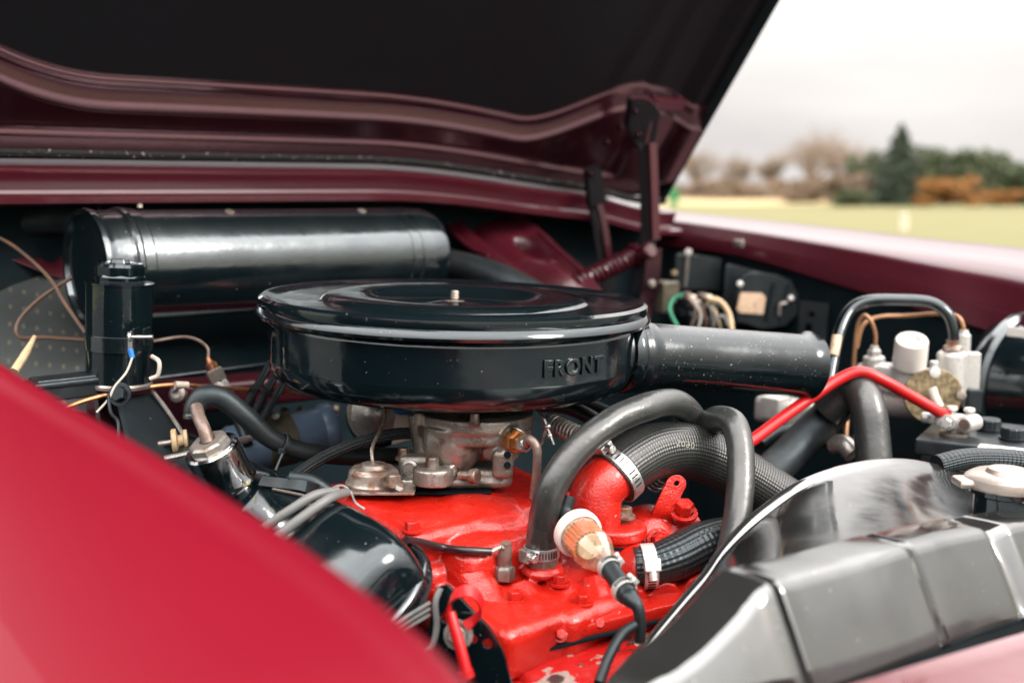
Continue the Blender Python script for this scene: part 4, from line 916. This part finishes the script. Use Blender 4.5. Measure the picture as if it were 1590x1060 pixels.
for i, (dx, nm) in enumerate(((0, 'upper'), (20, 'lower'))):
    solo('plug_lead', MB().tube([rhit(a_, b_, .006, .87) for a_, b_ in ((524 + dx * .7, 762 + dx * .1), (492 + dx, 779 + dx * .3), (457 + dx, 800 + dx * .5), (418 + dx, 826 + dx * .7), (385 + dx, 852 + dx * .8))], .0039, 12), MT['lead'], nm + ' of the two grey plug leads lying over the rocker cover', 'lead', 'grey plug leads')
for i in range(3):
    solo('plug_lead', MB().tube(A((668, 935 + i * 9, .775), (630, 958 + i * 9, .765), (590, 985 + i * 9, .75)), .0016, 8), MT['lead'], ('top', 'middle', 'bottom')[i] + ' of three thin grey wires below the rocker cover end', 'wire', 'thin grey wires')

# ------------------------------------------------------------------ alternator bracket with holes and red straps
al = thing('slotted_bracket', 'black bracket plate with round holes in front of the engine', 'bracket', at(730, 1040, .76))
bu = (X * .80 - Y * .25 - Z * .55).normalized(); bv0 = (Z * .8 + X * .5 - Y * .1); bv = (bv0 - bu * bv0.dot(bu)).normalized()
s_ = .76 / FPX
bc_ = at(735, 985, .765)
def b2(px, py):
    d = at(px, py, .765) - bc_; return (d.dot(bu), d.dot(bv))
outer = [b2(*p) for p in ((672, 918), (690, 912), (712, 930), (735, 950), (760, 970), (785, 1005), (802, 1060), (800, 1090), (700, 1090), (672, 1020), (660, 985))]
def circ(px, py, r_):
    c_ = b2(px, py); return [(c_[0] + r_ * math.cos(a * .5236), c_[1] + r_ * math.sin(a * .5236)) for a in range(12)]
build('plate', MB().plate(bc_, bu, bv, outer, [circ(735, 990, .0042), circ(760, 995, .0042), circ(690, 962, .005)], .003), MT['gloss'], al)
build('rim', MB().tube(A((684, 912, .762), (676, 935, .758), (678, 970, .755), (672, 1000, .752), (660, 1010, .75)), .0022, 8), MT['lead'], al)
build('nut', MB().hexa(at(712, 985, .755), V((-.2, -1, .35)), .0075, .008), MT['steel'], al)
rs_ = thing('red_strap', 'red looped strap threaded through the slotted bracket', 'strap', at(720, 1050, .74))
build('loop', ribbon(A((700, 965, .745), (697, 938, .742), (708, 922, .74), (730, 917, .742), (745, 930, .746), (748, 948, .75), (735, 962, .752), (722, 972, .75)), .0045, .0006, (Y * .8 + Z * .5 + X * .2)), MT['red_plastic'], rs_, 30)
build('tail', MB().tube(A((699, 950, .744), (706, 975, .74), (716, 1010, .735), (726, 1050, .73)), [.004, .0042, .0042, .0045], 10), MT['red_plastic'], rs_)
build('ferrule', MB().tube(A((722, 1040, .731), (726, 1052, .73)), .0055, 12), MT['red_plastic'], rs_)

# ------------------------------------------------------------------ temperature sender and its wire
tsp = mhit(780, 890, .002, .9); tyy = tsp.y; ts_ = thing('temperature_sender', 'brass temperature sender screwed into the red manifold', 'sender', tsp)
build('hex_body', MB().lathe(tsp, CX, [(0, -.004), (.0085, -.004), (.0095, -.002), (.0095, .005), (.0085, .007), (.0065, .008), (.006, .012), (.003, .013), (.003, .016), (0, .016)], 6), MT['steel'], ts_, 25)
build('boot', MB().tube(A((782, 872, tyy), (784, 860, tyy - .002), (786, 842, tyy - .004)), [.0062, .0062, .0042], 12).tube(A((786, 846, tyy - .004), (778, 850, tyy - .006)), .003, 8), MT['pipe'], ts_)
sw = thing('sender_wire', 'dark wire from the rocker cover to the temperature sender', 'wire', at(720, 858, .88))
build('wire', MB().tube([rhit(630, 838, -.004, .84), rhit(655, 842, .004, .86)] + [mhit(a_, b_, .007, .88) for a_, b_ in ((690, 852), (725, 860))] + A((762, 856, tyy - .008)), .0034, 10), MT['plum_wire'], sw)
build('tip', MB().tube(A((760, 857, tyy - .008), (782, 846, tyy - .005)), .0018, 8), MT['zinc'], sw)

# ------------------------------------------------------------------ hoses
def clamp(parent, p, ax, r_, wd_=.009, hd=None, tone='zinc'):
    ax = V(ax).normalized()
    c = build('clamp', MB().lathe(p - ax * wd_ / 2, ax, [(r_, 0), (r_ + .0012, .0004), (r_ + .0012, wd_ - .0004), (r_, wd_)], 40), MT[tone], parent)
    u, v, a = frame(ax, hd)
    sl_ = MB()
    for k in range(-5, 6):
        g = k * .17 + .9
        sl_.box(p + (u * math.cos(g) + v * math.sin(g)) * (r_ + .0013), (.0009, wd_ * .55, .0007), (v * math.cos(g) - u * math.sin(g), a, u * math.cos(g) + v * math.sin(g)))
    build('slots', sl_, MT['dark'], c)
    z_ = 1 if r_ > .012 else .55
    h = MB().box(p + u * (r_ + .0042 * z_), (.011 * z_, wd_ * 1.15, .0075 * z_), (v, a, u), .0014 * z_, 2)
    h.cyl(p + u * (r_ + .0045 * z_) + v * .004 * z_, p + u * (r_ + .0045 * z_) + v * .013 * z_, .0036 * z_, 14, .0006)
    build('worm_screw', h, MT[tone], c)
    return c
hh = thing('heater_hose', 'smooth grey rubber hose arching from the red manifold over the fat hose', 'hose', at(842, 880, .90))
hp = A((842, 862, .895), (843, 815, .893), (858, 755, .89), (897, 697, .90), (950, 655, .92), (1005, 631, .945), (1045, 625, .975), (1070, 640, 1.0), (1078, 668, 1.02), (1070, 710, 1.04))
build('hose', MB().tube(hp, [.0136, .0132, .0127, .0125, .0124, .0124, .0124, .0123, .0122, .0122], 24).bumpy(.0006, 40), MT['rubberg'], hh)
build('pipe_stub', MB().lathe(at(842, 888, .894), Z, [(0, 0), (.0135, 0), (.0135, .016), (.012, .017)], 8), MT['alloy'], hh)
clamp(hh, at(841, 855, .895), (Z), .0139, .010, V((-.75, -.65, 0)))
h2 = thing('bypass_hose', 'smooth grey rubber hose bending down in front of the fat hose', 'hose', at(1130, 890, .87))
build('hose', MB().tube(A((1078, 690, 1.03), (1092, 665, 1.01), (1115, 650, .985), (1138, 658, .965), (1149, 692, .95), (1150, 740, .935), (1145, 800, .915), (1134, 860, .89), (1120, 920, .86)), .0123, 24).bumpy(.0006, 40), MT['rubberg'], h2)
fh = thing('radiator_top_hose', 'fat woven rubber top hose from thermostat housing to radiator', 'hose', at(1100, 760, 1.0))
fp = A((950, 742, .936), (972, 722, .945), (1010, 702, .965), (1055, 697, .985), (1105, 712, 1.0), (1165, 746, 1.01), (1235, 792, 1.01), (1320, 850, 1.0))
fhm = MB().tube(fp, [.0256, .0254, .0254, .0254, .0253, .0252, .0252, .0252], 40, 10); fhit = Hit(fhm)
build('hose', fhm, MT['woven'], fh)
clamp(fh, at(958, 735, .940), (fp[1] - fp[0]), .0260, .012, V((-.3, -.2, .95)))
lh = thing('bottom_hose', 'coarse woven black hose clamped to the red water outlet', 'hose', at(1050, 890, .92))
lp = A((985, 880, .892), (1012, 878, .893), (1048, 866, .90), (1085, 848, .915), (1125, 838, .94), (1175, 840, .97))
build('hose', MB().tube(lp, [.0168, .0172, .0195, .0200, .0200, .0200], 30, 10), MT['woven2'], lh)
clamp(lh, at(1006, 879, .893), (lp[1] - lp[0]), .0182, .012, V((-.1, -.9, .35)), 'bright')
# "2030" print on the fat hose
def decal(txt, size, px, py, ang, hit):
    ca, sa_ = math.cos(R(ang)), math.sin(R(ang)); k = FPX / hit(px, py).y
    return MB().text(txt, size, lambda q: hit(px + (q.x * ca - q.y * sa_) * k, py - (q.x * sa_ + q.y * ca) * k, .0003 + q.z), .0001, 0)
build('size_print', decal('2030', .0075, 1064, 690, -10, fhit), MT['print'], fh)
build('size_print', decal('30', .0065, 979, 729, -60, fhit), MT['print'], fh)

# ------------------------------------------------------------------ fuel filter
f0, f1 = at(899, 829, .862), at(950, 884, .808); fx = (f1 - f0).normalized()
ff = thing('fuel_filter', 'clear fuel filter with white cap and orange pleated paper', 'fuel filter', at(925, 880, .82))
fu, fv, _ = frame(fx)
build('cap', MB().lathe(f0, fx, [(0, -.010), (.006, -.010), (.017, -.008), (.0198, -.006), (.0203, -.001), (.0198, .002), (.0172, .0025), (.0168, .0), (0, .0)], 56), MT['white'], ff, 35)
pl = MB(); NP = 24; ra = []; rb = []
for k in range(NP * 2):
    g = math.pi * k / NP; r_ = .0152 if k % 2 else .0118
    ra.append(f0 + fx * .001 + (fu * math.cos(g) + fv * math.sin(g)) * r_); rb.append(f0 + fx * .021 + (fu * math.cos(g) + fv * math.sin(g)) * r_ * .96)
pl.grid([ra, rb], close=True)
build('pleated_element', pl, MT['orange'], ff, 10)
build('element_disc', MB().lathe(f0 + fx * .0205, fx, [(0, 0), (.0112, 0), (.0114, .0008), (.0110, .0014), (.004, .0016), (0, .0016)], 40), MT['paper'], ff)
build('bowl', MB().lathe(f0, fx, [(.0170, .0012), (.0166, .022), (.0170, .0235), (.0168, .0255), (.0160, .030), (.0122, .0405), (.0085, .047), (.0068, .049), (.0062, .054)], 12), clear('clear_filter_bowl', (.97, .93, .82), .16), ff, 12)
build('inlet_stub', MB().lathe(f0, -fx, [(.0065, .008), (.0055, .014), (.0055, .024), (0, .024)], 20), MT['white'], ff)
g0 = f0 + fx * .050
fhh = thing('fuel_hose', 'short black fuel hose with two clamps below the fuel filter', 'hose', at(985, 960, .80))
g1 = at(976, 926, .785)
build('hose', MB().tube([g0, lerp(g0, g1, .5), g1], [.0078, .0076, .0080], 18), MT['rubber'], fhh)
clamp(fhh, lerp(g0, g1, .12), fx, .0080, .006, V((.7, -.7, .1)), 'bright'); clamp(fhh, lerp(g0, g1, .80), fx, .0084, .0065, V((.7, -.6, .3)), 'bright')
build('lower_pipe', MB().tube([g1 - fx * .003, g1 + fx * .004] + A((990, 942, .776), (994, 965, .775), (993, 995, .775)), [.0078, .0068, .0046, .0044, .0044], 14), MT['rubber'], fhh)
solo('lower_fuel_pipe', MB().tube(A((985, 970, .77), (965, 985, .76), (945, 1020, .745), (930, 1060, .73)), [.0038, .004, .004, .004], 10), MT['rubber'], 'black pipe running down out of frame below the fuel hose', 'pipe')
solo('filter_feed_hose', MB().tube([f0 - fx * .016] + A((878, 795, .89), (884, 770, .895)), .006, 12), MT['rubber'], 'black hose leading up behind the fuel filter cap', 'hose')
build('bolt', MB().hexa(at(1040, 958, .868), Z, .008, .008), MT['zinc'], en)

# ------------------------------------------------------------------ radiator with shroud
ra_ = thing('radiator', 'glossy black radiator top tank and fan shroud in the foreground', 'radiator', at(1300, 1060, .66) - Z * .2)
NN = 24
rear = catmull(A((930, 1075, 0.755), (1005, 990, 0.790), (1060, 925, 0.820), (1092, 888, 0.835), (1125, 842, 0.855), (1180, 788, 0.880), (1250, 742, 0.915), (1330, 717, 0.955), (1405, 712, 0.995), (1490, 730, 1.035), (1600, 765, 1.085), (1750, 830, 1.135)), NN)
rid = catmull(A((940, 1120, .575), (1010, 1040, .59), (1060, 1000, .60), (1110, 950, .612), (1150, 905, .625), (1200, 890, .645), (1270, 872, .672), (1340, 852, .70), (1400, 838, .73), (1470, 822, .77), (1600, 800, .84), (1750, 775, .93)), NN)
mid = [lerp(a, b, .45) + Z * .004 for a, b in zip(rear, rid)]
base_r = [[p - Z * .05 + T * 0 - F * .004 for p in rear], [p - Z * .004 - F * .003 for p in rear], [p - F * .0025 - Z * .001 for p in rear], [p + Z * .0006 for p in rear], [p + F * .004 for p in rear], [p + F * .008 - Z * .003 for p in rear]]
rows = base_r + [[lerp(a, b, k) - Z * .004 * math.sin(k * math.pi) - Z * .003 for a, b in zip(rear, rid)] for k in (.12, .25, .37, .5, .62, .75, .86, .95)]
build('fan_shroud', MB().grid(rows), MT['tank'], ra_, 50)
# top tank: three pressed lobes with grooves between them
G = [None]
tank = []
nr = len(rid)
for (f_, z_, gd) in ((-.022, -.010, .0), (-.020, -.003, .15), (-.018, .001, .3), (-.015, .0025, .5), (.006, .003, .9), (.014, .0025, 1), (.018, .0005, 1), (.021, -.004, 1), (.030, -.022, 1), (.040, -.043, 1), (.045, -.054, .9), (.046, -.058, .5), (.044, -.061, .3), (.038, -.064, .1), (.032, -.12, 0)):
    row = []
    for i, p in enumerate(rid):
        u_ = i / NN
        g_ = sum(math.exp(-((u_ - c_) / .085) ** 4) for c_ in (4.35, 7.62, 9.35))
        row.append(p + F * (f_ - .008 * g_ * gd) + Z * (z_ - .008 * g_ * gd * (1 if f_ < .03 else .3)))
    tank.append(row)
tank = [[lerp(r_[0] if False else r_[i], r_[min(i + 1, nr - 1)], 0) for i in range(nr)] for r_ in tank]
build('top_tank', MB().grid(tank), MT['tank'], ra_, 50)
for (a, b, d_) in ((1068, 1006, .612), (1012, 1044, .60)): build('bolt', MB().lathe(at(a, b, d_) + Z * .002, Z, [(.0075, -.004), (.0075, .001), (.0055, .003), (0, .0035)], 18), MT['bright'], ra_)
cc = lerp(at(1060, 1000, .60), at(1600, 800, .84), .5); build('core', MB().box(V((cc.x, cc.y, .60)) + F * .005, (.60, .045, .30), (T, F, Z), .004), MT['matt'], ra_)
fc = at(1560, 790, .865)
build('filler_neck', MB().lathe(fc, Z, [(0, -.02), (.0245, -.02), (.0245, .012), (.028, .014), (.028, .018)], 32), MT['gloss'], ra_)
capm = MB().lathe(fc + Z * .018, Z, [(.024, 0), (.031, .001), (.032, .004), (.031, .009), (.026, .012), (.016, .013), (.014, .016), (0, .0165)], 40, sq=lambda g: 1 + .05 * (abs(math.cos(g)) ** 8))
capm.box(fc + Z * .023, (.084, .022, .007), (X, Y, Z), .003)
build('filler_cap', capm, MT['capm'], ra_, 35)
solo('overflow_hose', MB().tube(A((1455, 722, 1.02), (1500, 712, 1.03), (1560, 712, 1.04), (1640, 722, 1.06)), .010, 18), MT['woven2'], 'woven hose end behind the radiator shroud at the right', 'hose')

# ------------------------------------------------------------------ battery with terminal clamp
bt0 = at(1535, 690, 1.16)
bt = thing('battery', 'black battery with screw caps at the right edge behind the radiator', 'battery', bt0 - Z * .18)
bl = at(1420, 682, 1.16); bax = (at(1600, 692, 1.10) - bl).normalized(); bax.z = 0; bax.normalize(); bay = Z.cross(bax)
bctr = bl + bax * .12 + bay * .07
build('case', MB().box(bctr - Z * .105, (.232, .13, .18), (bax, bay, Z), .005), MT['casing'], bt)
build('lid', MB().box(bctr - Z * .008, (.24, .138, .018), (bax, bay, Z), .003), MT['casing'], bt)
def onlid(px, py):
    d_ = at(px, py, 1.0) - CAM; k = (bctr.z + .001 - CAM.z) / d_.z; return CAM + d_ * k
for (a, b) in ((1535, 668), (1572, 682)):
    q = onlid(a, b); m_ = MB().lathe(q, Z, [(.013, 0), (.014, .001), (.014, .003), (.012, .0035)], 32).lathe(q + Z * .003, Z, [(.0125, 0), (.0125, .009), (.0115, .0105), (0, .0105)], 36, sq=lambda g: 1 + .035 * math.cos(14 * g))
    build('vent_cap', m_, MT['casing'], bt, 30)
tpz = onlid(1482, 674)
build('post', MB().lathe(tpz, Z, [(.016, 0), (.016, .003), (.009, .004), (.0085, .018), (0, .018)], 28), MT['alloy'], bt)
lq = onlid(1560, 697)
build('label', MB().box(lq + Z * .0006, (.05, .018, .0008), (bax, bay, Z)), MT['white'], bt)
tcl = thing('battery_terminal', 'pale alloy terminal clamp with screws on top of the battery', 'terminal clamp', tpz)
tm = MB(); tq = tpz + Z * .015
tm.box(tq + bax * -.002 - bay * .002, (.034, .020, .016), (bax, bay, Z), .004, 2)
tm.cyl(tq + bax * .012 - bay * .016, tq + bax * .020 + bay * .008, .0095, 20, .002)
tm.box(tq - bax * .020 + bay * .002, (.016, .015, .012), (bax, bay, Z), .003)
tm.cyl(tq - bax * .036 + bay * .002, tq - bax * .016 + bay * .002, .0062, 16, .001)
build('clamp_body', tm.fuse(.001, 2), MT['bright'], tcl, 40)
build('cable_bore', MB().lathe(tq + bax * .012 - bay * .0164, (bax * -.008 - bay * .024), [(.0062, .0), (.0062, .0006), (0, .0006)], 18), MT['pipe'], tcl)
for k in (-.004, .014):
    build('screw', MB().cyl(tq + bax * k + Z * .004, tq + bax * k + Z * .012, .0035, 12).lathe(tq + bax * k + Z * .012, Z, [(.0055, 0), (.0062, .001), (.0055, .004), (0, .005)], 18), MT['bright'], tcl)
build('hex_bolt', MB().hexa(tq - bax * .006 - bay * .012, -bay, .006, .008), MT['bright'], tcl)

# ------------------------------------------------------------------ red battery cable
solo('battery_cable', MB().tube(A((1130, 705, 1.06), (1165, 685, 1.08), (1215, 648, 1.12), (1262, 615, 1.15), (1300, 590, 1.165), (1335, 577, 1.17), (1370, 590, 1.17), (1415, 615, 1.175), (1460, 640, 1.18), (1485, 652, 1.19)), .0064, 16), MT['red_plastic'], 'bright red battery cable arching to the terminal clamp', 'cable')

# ------------------------------------------------------------------ brake master cylinder and pipes
mc = thing('brake_master_cylinder', 'alloy brake master cylinder with white reservoir cap', 'master cylinder', at(1430, 640, 1.32))
mm = MB()
mm.cyl(at(1300, 612, 1.40), at(1480, 622, 1.31), .026, 28, .004)
mm.box(at(1400, 590, 1.34), (.11, .045, .035), (F, T, Z), .008, 3)
mm.cyl(at(1357, 600, 1.36), at(1357, 552, 1.36), .0135, 20, .002)
mm.cyl(at(1477, 610, 1.31), at(1478, 545, 1.31), .0175, 24, .003)
mm.cyl(at(1408, 600, 1.33), at(1410, 566, 1.33), .021, 24, .002)
build('body', mm.fuse(.0016, 3), MT['bright'], mc, 45)
build('union', MB().lathe(at(1357, 556, 1.36), Z, [(.0085, 0), (.0085, .010), (.006, .012), (.005, .016), (0, .016)], 6), MT['bright'], mc, 25)
build('union', MB().lathe(at(1496, 530, 1.335), Z, [(.0085, -.04), (.0085, .008), (.006, .010), (.005, .014), (0, .014)], 12), MT['bright'], mc, 25)
wr = at(1412, 566, 1.32); wt = at(1416, 527, 1.305)
build('reservoir_cap', MB().lathe(wr, (wt - wr), [(0, 0), (.0195, 0), (.020, .002), (.0195, .034), (.018, .0365), (.0105, .037), (.0095, .033), (0, .031)], 40), MT['white'], mc, 35)
build('pipe_nut', MB().lathe(at(1479, 545, 1.308), Z, [(.011, 0), (.012, .002), (.011, .006), (.008, .008), (.008, .014), (0, .014)], 18), MT['rusty'], mc)
pd = V((-.15, -1, .12)).normalized(); pc = at(1448, 610, 1.27)
pgon = [(.034 * math.cos(a * .2618), .028 * math.sin(a * .2618) * (1 if math.sin(a * .2618) > 0 else 1.25)) for a in range(24)]
pu_, pv_ = X, pd.cross(X) * -1
build('end_plate', MB().plate(pc, X, (Z + pd * -.12).normalized(), pgon, [], .004, .0008), MT['gold'], mc)
build('screw', MB().cyl(at(1450, 572, 1.262), at(1450, 560, 1.262), .0052, 14, .001).lathe(at(1451, 578, 1.255), pd, [(.007, 0), (.006, .004), (0, .005)], 18), MT['bright'], mc)
build('screw', MB().lathe(at(1492, 613, 1.262), pd, [(.0062, 0), (.0055, .004), (0, .005)], 16), MT['alloy'], mc)
build('lever', MB().tube(A((1446, 602, 1.258), (1452, 618, 1.255), (1460, 632, 1.25)), [.006, .0055, .0045], 12), MT['cream'], mc)
build('bracket', MB().box(at(1507, 590, 1.33), (.02, .012, .07), bev=.003), MT['bright'], mc)
build('clip_block', MB().box(at(1511, 622, 1.31), (.018, .012, .03), bev=.003), MT['casing'], mc)
solo('brake_pipe', MB().tube([at(1358, 545, 1.36), at(1359, 520, 1.36)] + A((1352, 498, 1.36), (1342, 490, 1.365), (1332, 505, 1.37), (1327, 545, 1.37), (1325, 580, 1.37)), .0027, 10), MT['ocher'], 'copper brake pipe looping tightly above the left union', 'brake pipe')
solo('brake_pipe', MB().tube([at(1496, 520, 1.335)] + A((1495, 505, 1.335), (1486, 491, 1.34), (1460, 487, 1.36), (1410, 490, 1.40), (1365, 492, 1.41), (1340, 505, 1.41), (1330, 540, 1.41)), .0027, 10), MT['ocher'], 'long copper brake pipe crossing behind the white cap', 'brake pipe')
vp = thing('vacuum_pipe', 'black painted steel pipe looping over the master cylinder', 'pipe', at(1265, 690, 1.22))
build('pipe', MB().tube([at(1480, 530, 1.308), at(1479, 510, 1.308)] + A((1470, 487, 1.31), (1445, 470, 1.315), (1400, 466, 1.32), (1350, 467, 1.32), (1322, 480, 1.315), (1305, 510, 1.30), (1293, 560, 1.28), (1280, 630, 1.25), (1265, 690, 1.22)), .0072, 16), MT['gloss'], vp)
build('bare_patch', MB().tube(A((1300, 522, 1.289), (1297, 538, 1.283), (1294, 552, 1.278)), .0058, 10), MT['paper'], vp)

# ------------------------------------------------------------------ hoses under the cable at the right
solo('coolant_hose', MB().tube(A((1285, 640, 1.20), (1315, 610, 1.19), (1335, 608, 1.175), (1348, 635, 1.16), (1354, 680, 1.15), (1358, 730, 1.14)), [.019, .019, .019, .019, .019, .019], 24), MT['rubberg'], 'thick grey rubber hose bending down under the red cable', 'hose')
solo('coolant_hose', MB().tube(A((1180, 745, 1.14), (1215, 715, 1.17), (1255, 675, 1.2), (1295, 635, 1.22), (1315, 600, 1.24)), .020, 22), MT['rubber'], 'thick black hose in the shade left of the grey one', 'hose')
solo('shade_hose', MB().tube(A((1180, 690, 1.24), (1210, 672, 1.26), (1250, 668, 1.27), (1290, 690, 1.26)), .0075, 12), MT['rubber'], 'thin black hose curving below the red cable', 'hose')
solo('copper_pipe', MB().tube(A((1316, 640, 1.26), (1314, 665, 1.25), (1312, 700, 1.24)), .003, 8), MT['ocher'], 'short copper pipe between the two thick hoses', 'pipe')
solo('elbow_fitting', MB().tube(A((1292, 690, 1.2), (1310, 690, 1.19), (1325, 705, 1.18)), .011, 14), MT['steel'], 'dull pipe elbow beside the thick grey hose', 'fitting')
solo('alloy_housing', MB().box(at(1230, 640, 1.42), (.10, .04, .035), (F, T, Z), .008, 3).box(at(1205, 632, 1.41), (.03, .03, .03), (F, T, Z), .004), MT['bright'], 'pale alloy housing glimpsed below the snout end', 'housing')

# ------------------------------------------------------------------ brake servo (right edge)
sv0 = at(1655, 610, 1.42)
bsv = thing('brake_servo', 'big black brake servo drum at the right edge', 'servo', sv0 - Z * .12)
sdir = (F * .9 + T * -.25 + Z * .05).normalized()
build('drum', MB().lathe(sv0 - sdir * .05, sdir, [(0, -.05), (.085, -.05), (.10, -.03), (.105, 0), (.098, .012), (.092, .03), (.08, .06), (.05, .075), (0, .08)], 64), MT['gloss'], bsv, 40)
build('crimp_ring', MB().lathe(sv0 - sdir * .05, sdir, [(.104, -.006), (.110, -.004), (.110, .006), (.103, .010)], 64), MT['satin'], bsv)
solo('data_plate', MB().box(at(1582, 516, 1.38), (.03, .003, .012), (F, T, Z), .0005), MT['white'], 'small pale plate below the far wing at the right edge', 'plate')

# ------------------------------------------------------------------ regulator, fuse block and relay on the far inner wing
vr = thing('wiper_motor', 'black ribbed motor housing with a tan paper label on the far inner wing', 'motor', at(1195, 500, 1.78))
wn_ = (-T * .75 + Z * .1 + F * .25).normalized(); wu = F; wu = (wu - wn_ * wu.dot(wn_)).normalized(); wv = wn_.cross(wu); wv = wv if wv.z > 0 else -wv
def prismp(pp, y, d_): return MB().prism(A(*[(a, b, y) for a, b in pp]), V((.3, 1, 0)).normalized() * d_)
build('back_case', prismp(((1127, 412), (1175, 420), (1182, 500), (1120, 505)), 1.80, .05), MT['casing'], vr)
build('front_case', prismp(((1150, 432), (1165, 424), (1205, 428), (1228, 436), (1240, 460), (1238, 488), (1220, 505), (1185, 510), (1145, 498), (1142, 460)), 1.74, .06), MT['casing'], vr)
build('rib', MB().tube(A((1205, 438, 1.735), (1198, 470, 1.735), (1192, 497, 1.735)), .0035, 8), MT['matt'], vr)
build('rib', MB().tube(A((1228, 440, 1.735), (1219, 470, 1.735), (1212, 500, 1.735)), .003, 8), MT['matt'], vr)
build('paper_label', prismp(((1150, 454), (1183, 455), (1189, 462), (1185, 488), (1148, 485), (1144, 480)), 1.733, .002), MT['paper'], vr)
for (a, b, y) in ((1149, 441, 1.73), (1228, 463, 1.73)): build('screw', MB().lathe(at(a, b, y), V((-.2, -1, .2)), [(.0055, -.006), (.0055, 0), (.004, .003), (0, .004)], 16), MT['bright'], vr)
build('terminal', MB().tube(A((1222, 470, 1.73), (1212, 473, 1.73), (1210, 490, 1.73)), .003, 8), MT['steel'], vr)
fb = thing('fuse_block', 'cluttered connector block with coloured wires on the far inner wing', 'connector block', at(1085, 510, 1.70))
fm = MB(); rnd = random.Random(9)
for k in range(12): fm.box(at(rnd.uniform(1056, 1106), rnd.uniform(458, 505), 1.70 + rnd.uniform(-.01, .02)), (rnd.uniform(.012, .03), .02, rnd.uniform(.008, .016)), (F, T, Z), .002)
build('block', fm, MT['casing'], fb)
for k in range(5): build('loom_wire', MB().tube(A((1060 + k * 9, 470 + (k % 2) * 8, 1.69), (1066 + k * 11, 462 + k * 5, 1.665), (1080 + k * 8, 480 + (k % 3) * 8, 1.66), (1072 + k * 12, 512, 1.66)), .0022, 7), MT[('pipe', 'wwire', 'brown_wire', 'lead', 'ywire')[k]], fb)
for k in range(6): build('connector', MB().box(at(1066 + k * 8, 456 + (k % 3) * 6 + rnd.uniform(-2, 2), 1.68), (.010, .012, .006), (F, T, Z), .001), MT['cream' if k % 3 else 'pipe'], fb)
solo('orange_wire', MB().tube(A((1098, 463, 1.67), (1118, 468, 1.67), (1132, 488, 1.66), (1137, 520, 1.64)), .0042, 10), MT['ywire'], 'tan wire arching from the connector block', 'wire')
solo('green_wire', MB().tube(A((1062, 456, 1.68), (1045, 465, 1.68), (1040, 482, 1.67), (1052, 508, 1.66)), .0032, 8), MT['green'], 'green wire at the left of the connector block', 'wire')
solo('loop_wire', MB().tube(A((1108, 505, 1.65), (1112, 493, 1.65), (1124, 492, 1.65), (1130, 505, 1.65)), .0028, 8), MT['lead'], 'small grey wire loop below the tan wire', 'wire')
solo('grey_relay', MB().box(at(1027, 460, 1.76), (.045, .04, .05), (F, T, Z), .004), MT['olive'], 'dull olive relay box beside the hinge foot', 'relay')
bp_ = thing('blower_housing', 'dark box with a vertical rod above the connector block', 'housing', at(1085, 460, 1.86))
build('box', prismp(((1050, 395), (1120, 402), (1118, 450), (1048, 448)), 1.86, .04), MT['casing'], bp_)
build('rod', MB().tube(A((1068, 392, 1.84), (1064, 445, 1.84)), .003, 8), MT['steel'], bp_)
build('bolt', MB().hexa(at(1069, 391, 1.835), V((-.2, -1, .3)), .004, .004), MT['steel'], bp_)
build('bolt', MB().lathe(at(1046, 424, 1.80), V((-.2, -1, .2)), [(.006, -.008), (.006, 0), (.003, .003), (0, .003)], 14), MT['gold'], bp_)
hpz = at(1264, 500, 1.68)
solo('perforated_plate', MB().plate(at(1262, 500, 1.69), (F * .8 + T * .2).normalized(), Z, [(-.022, -.03), (.022, -.03), (.024, .03), (-.022, .032)], [[(-.002 + .006 * math.cos(a * .785), .012 + .006 * math.sin(a * .785)) for a in range(8)], [(-.012, -.018), (.0, -.018), (.0, -.002), (-.012, -.002)]], .002), MT['casing'], 'dark plate with two holes right of the motor housing', 'plate')
solo('corrugated_duct', MB().tube(A((690, 408, 1.60), (740, 420, 1.58), (790, 438, 1.56), (850, 470, 1.54)), [.022, .022, .022, .02], 18), MT['rubber'], 'black rubber pipe leaving the right end of the duct', 'pipe')
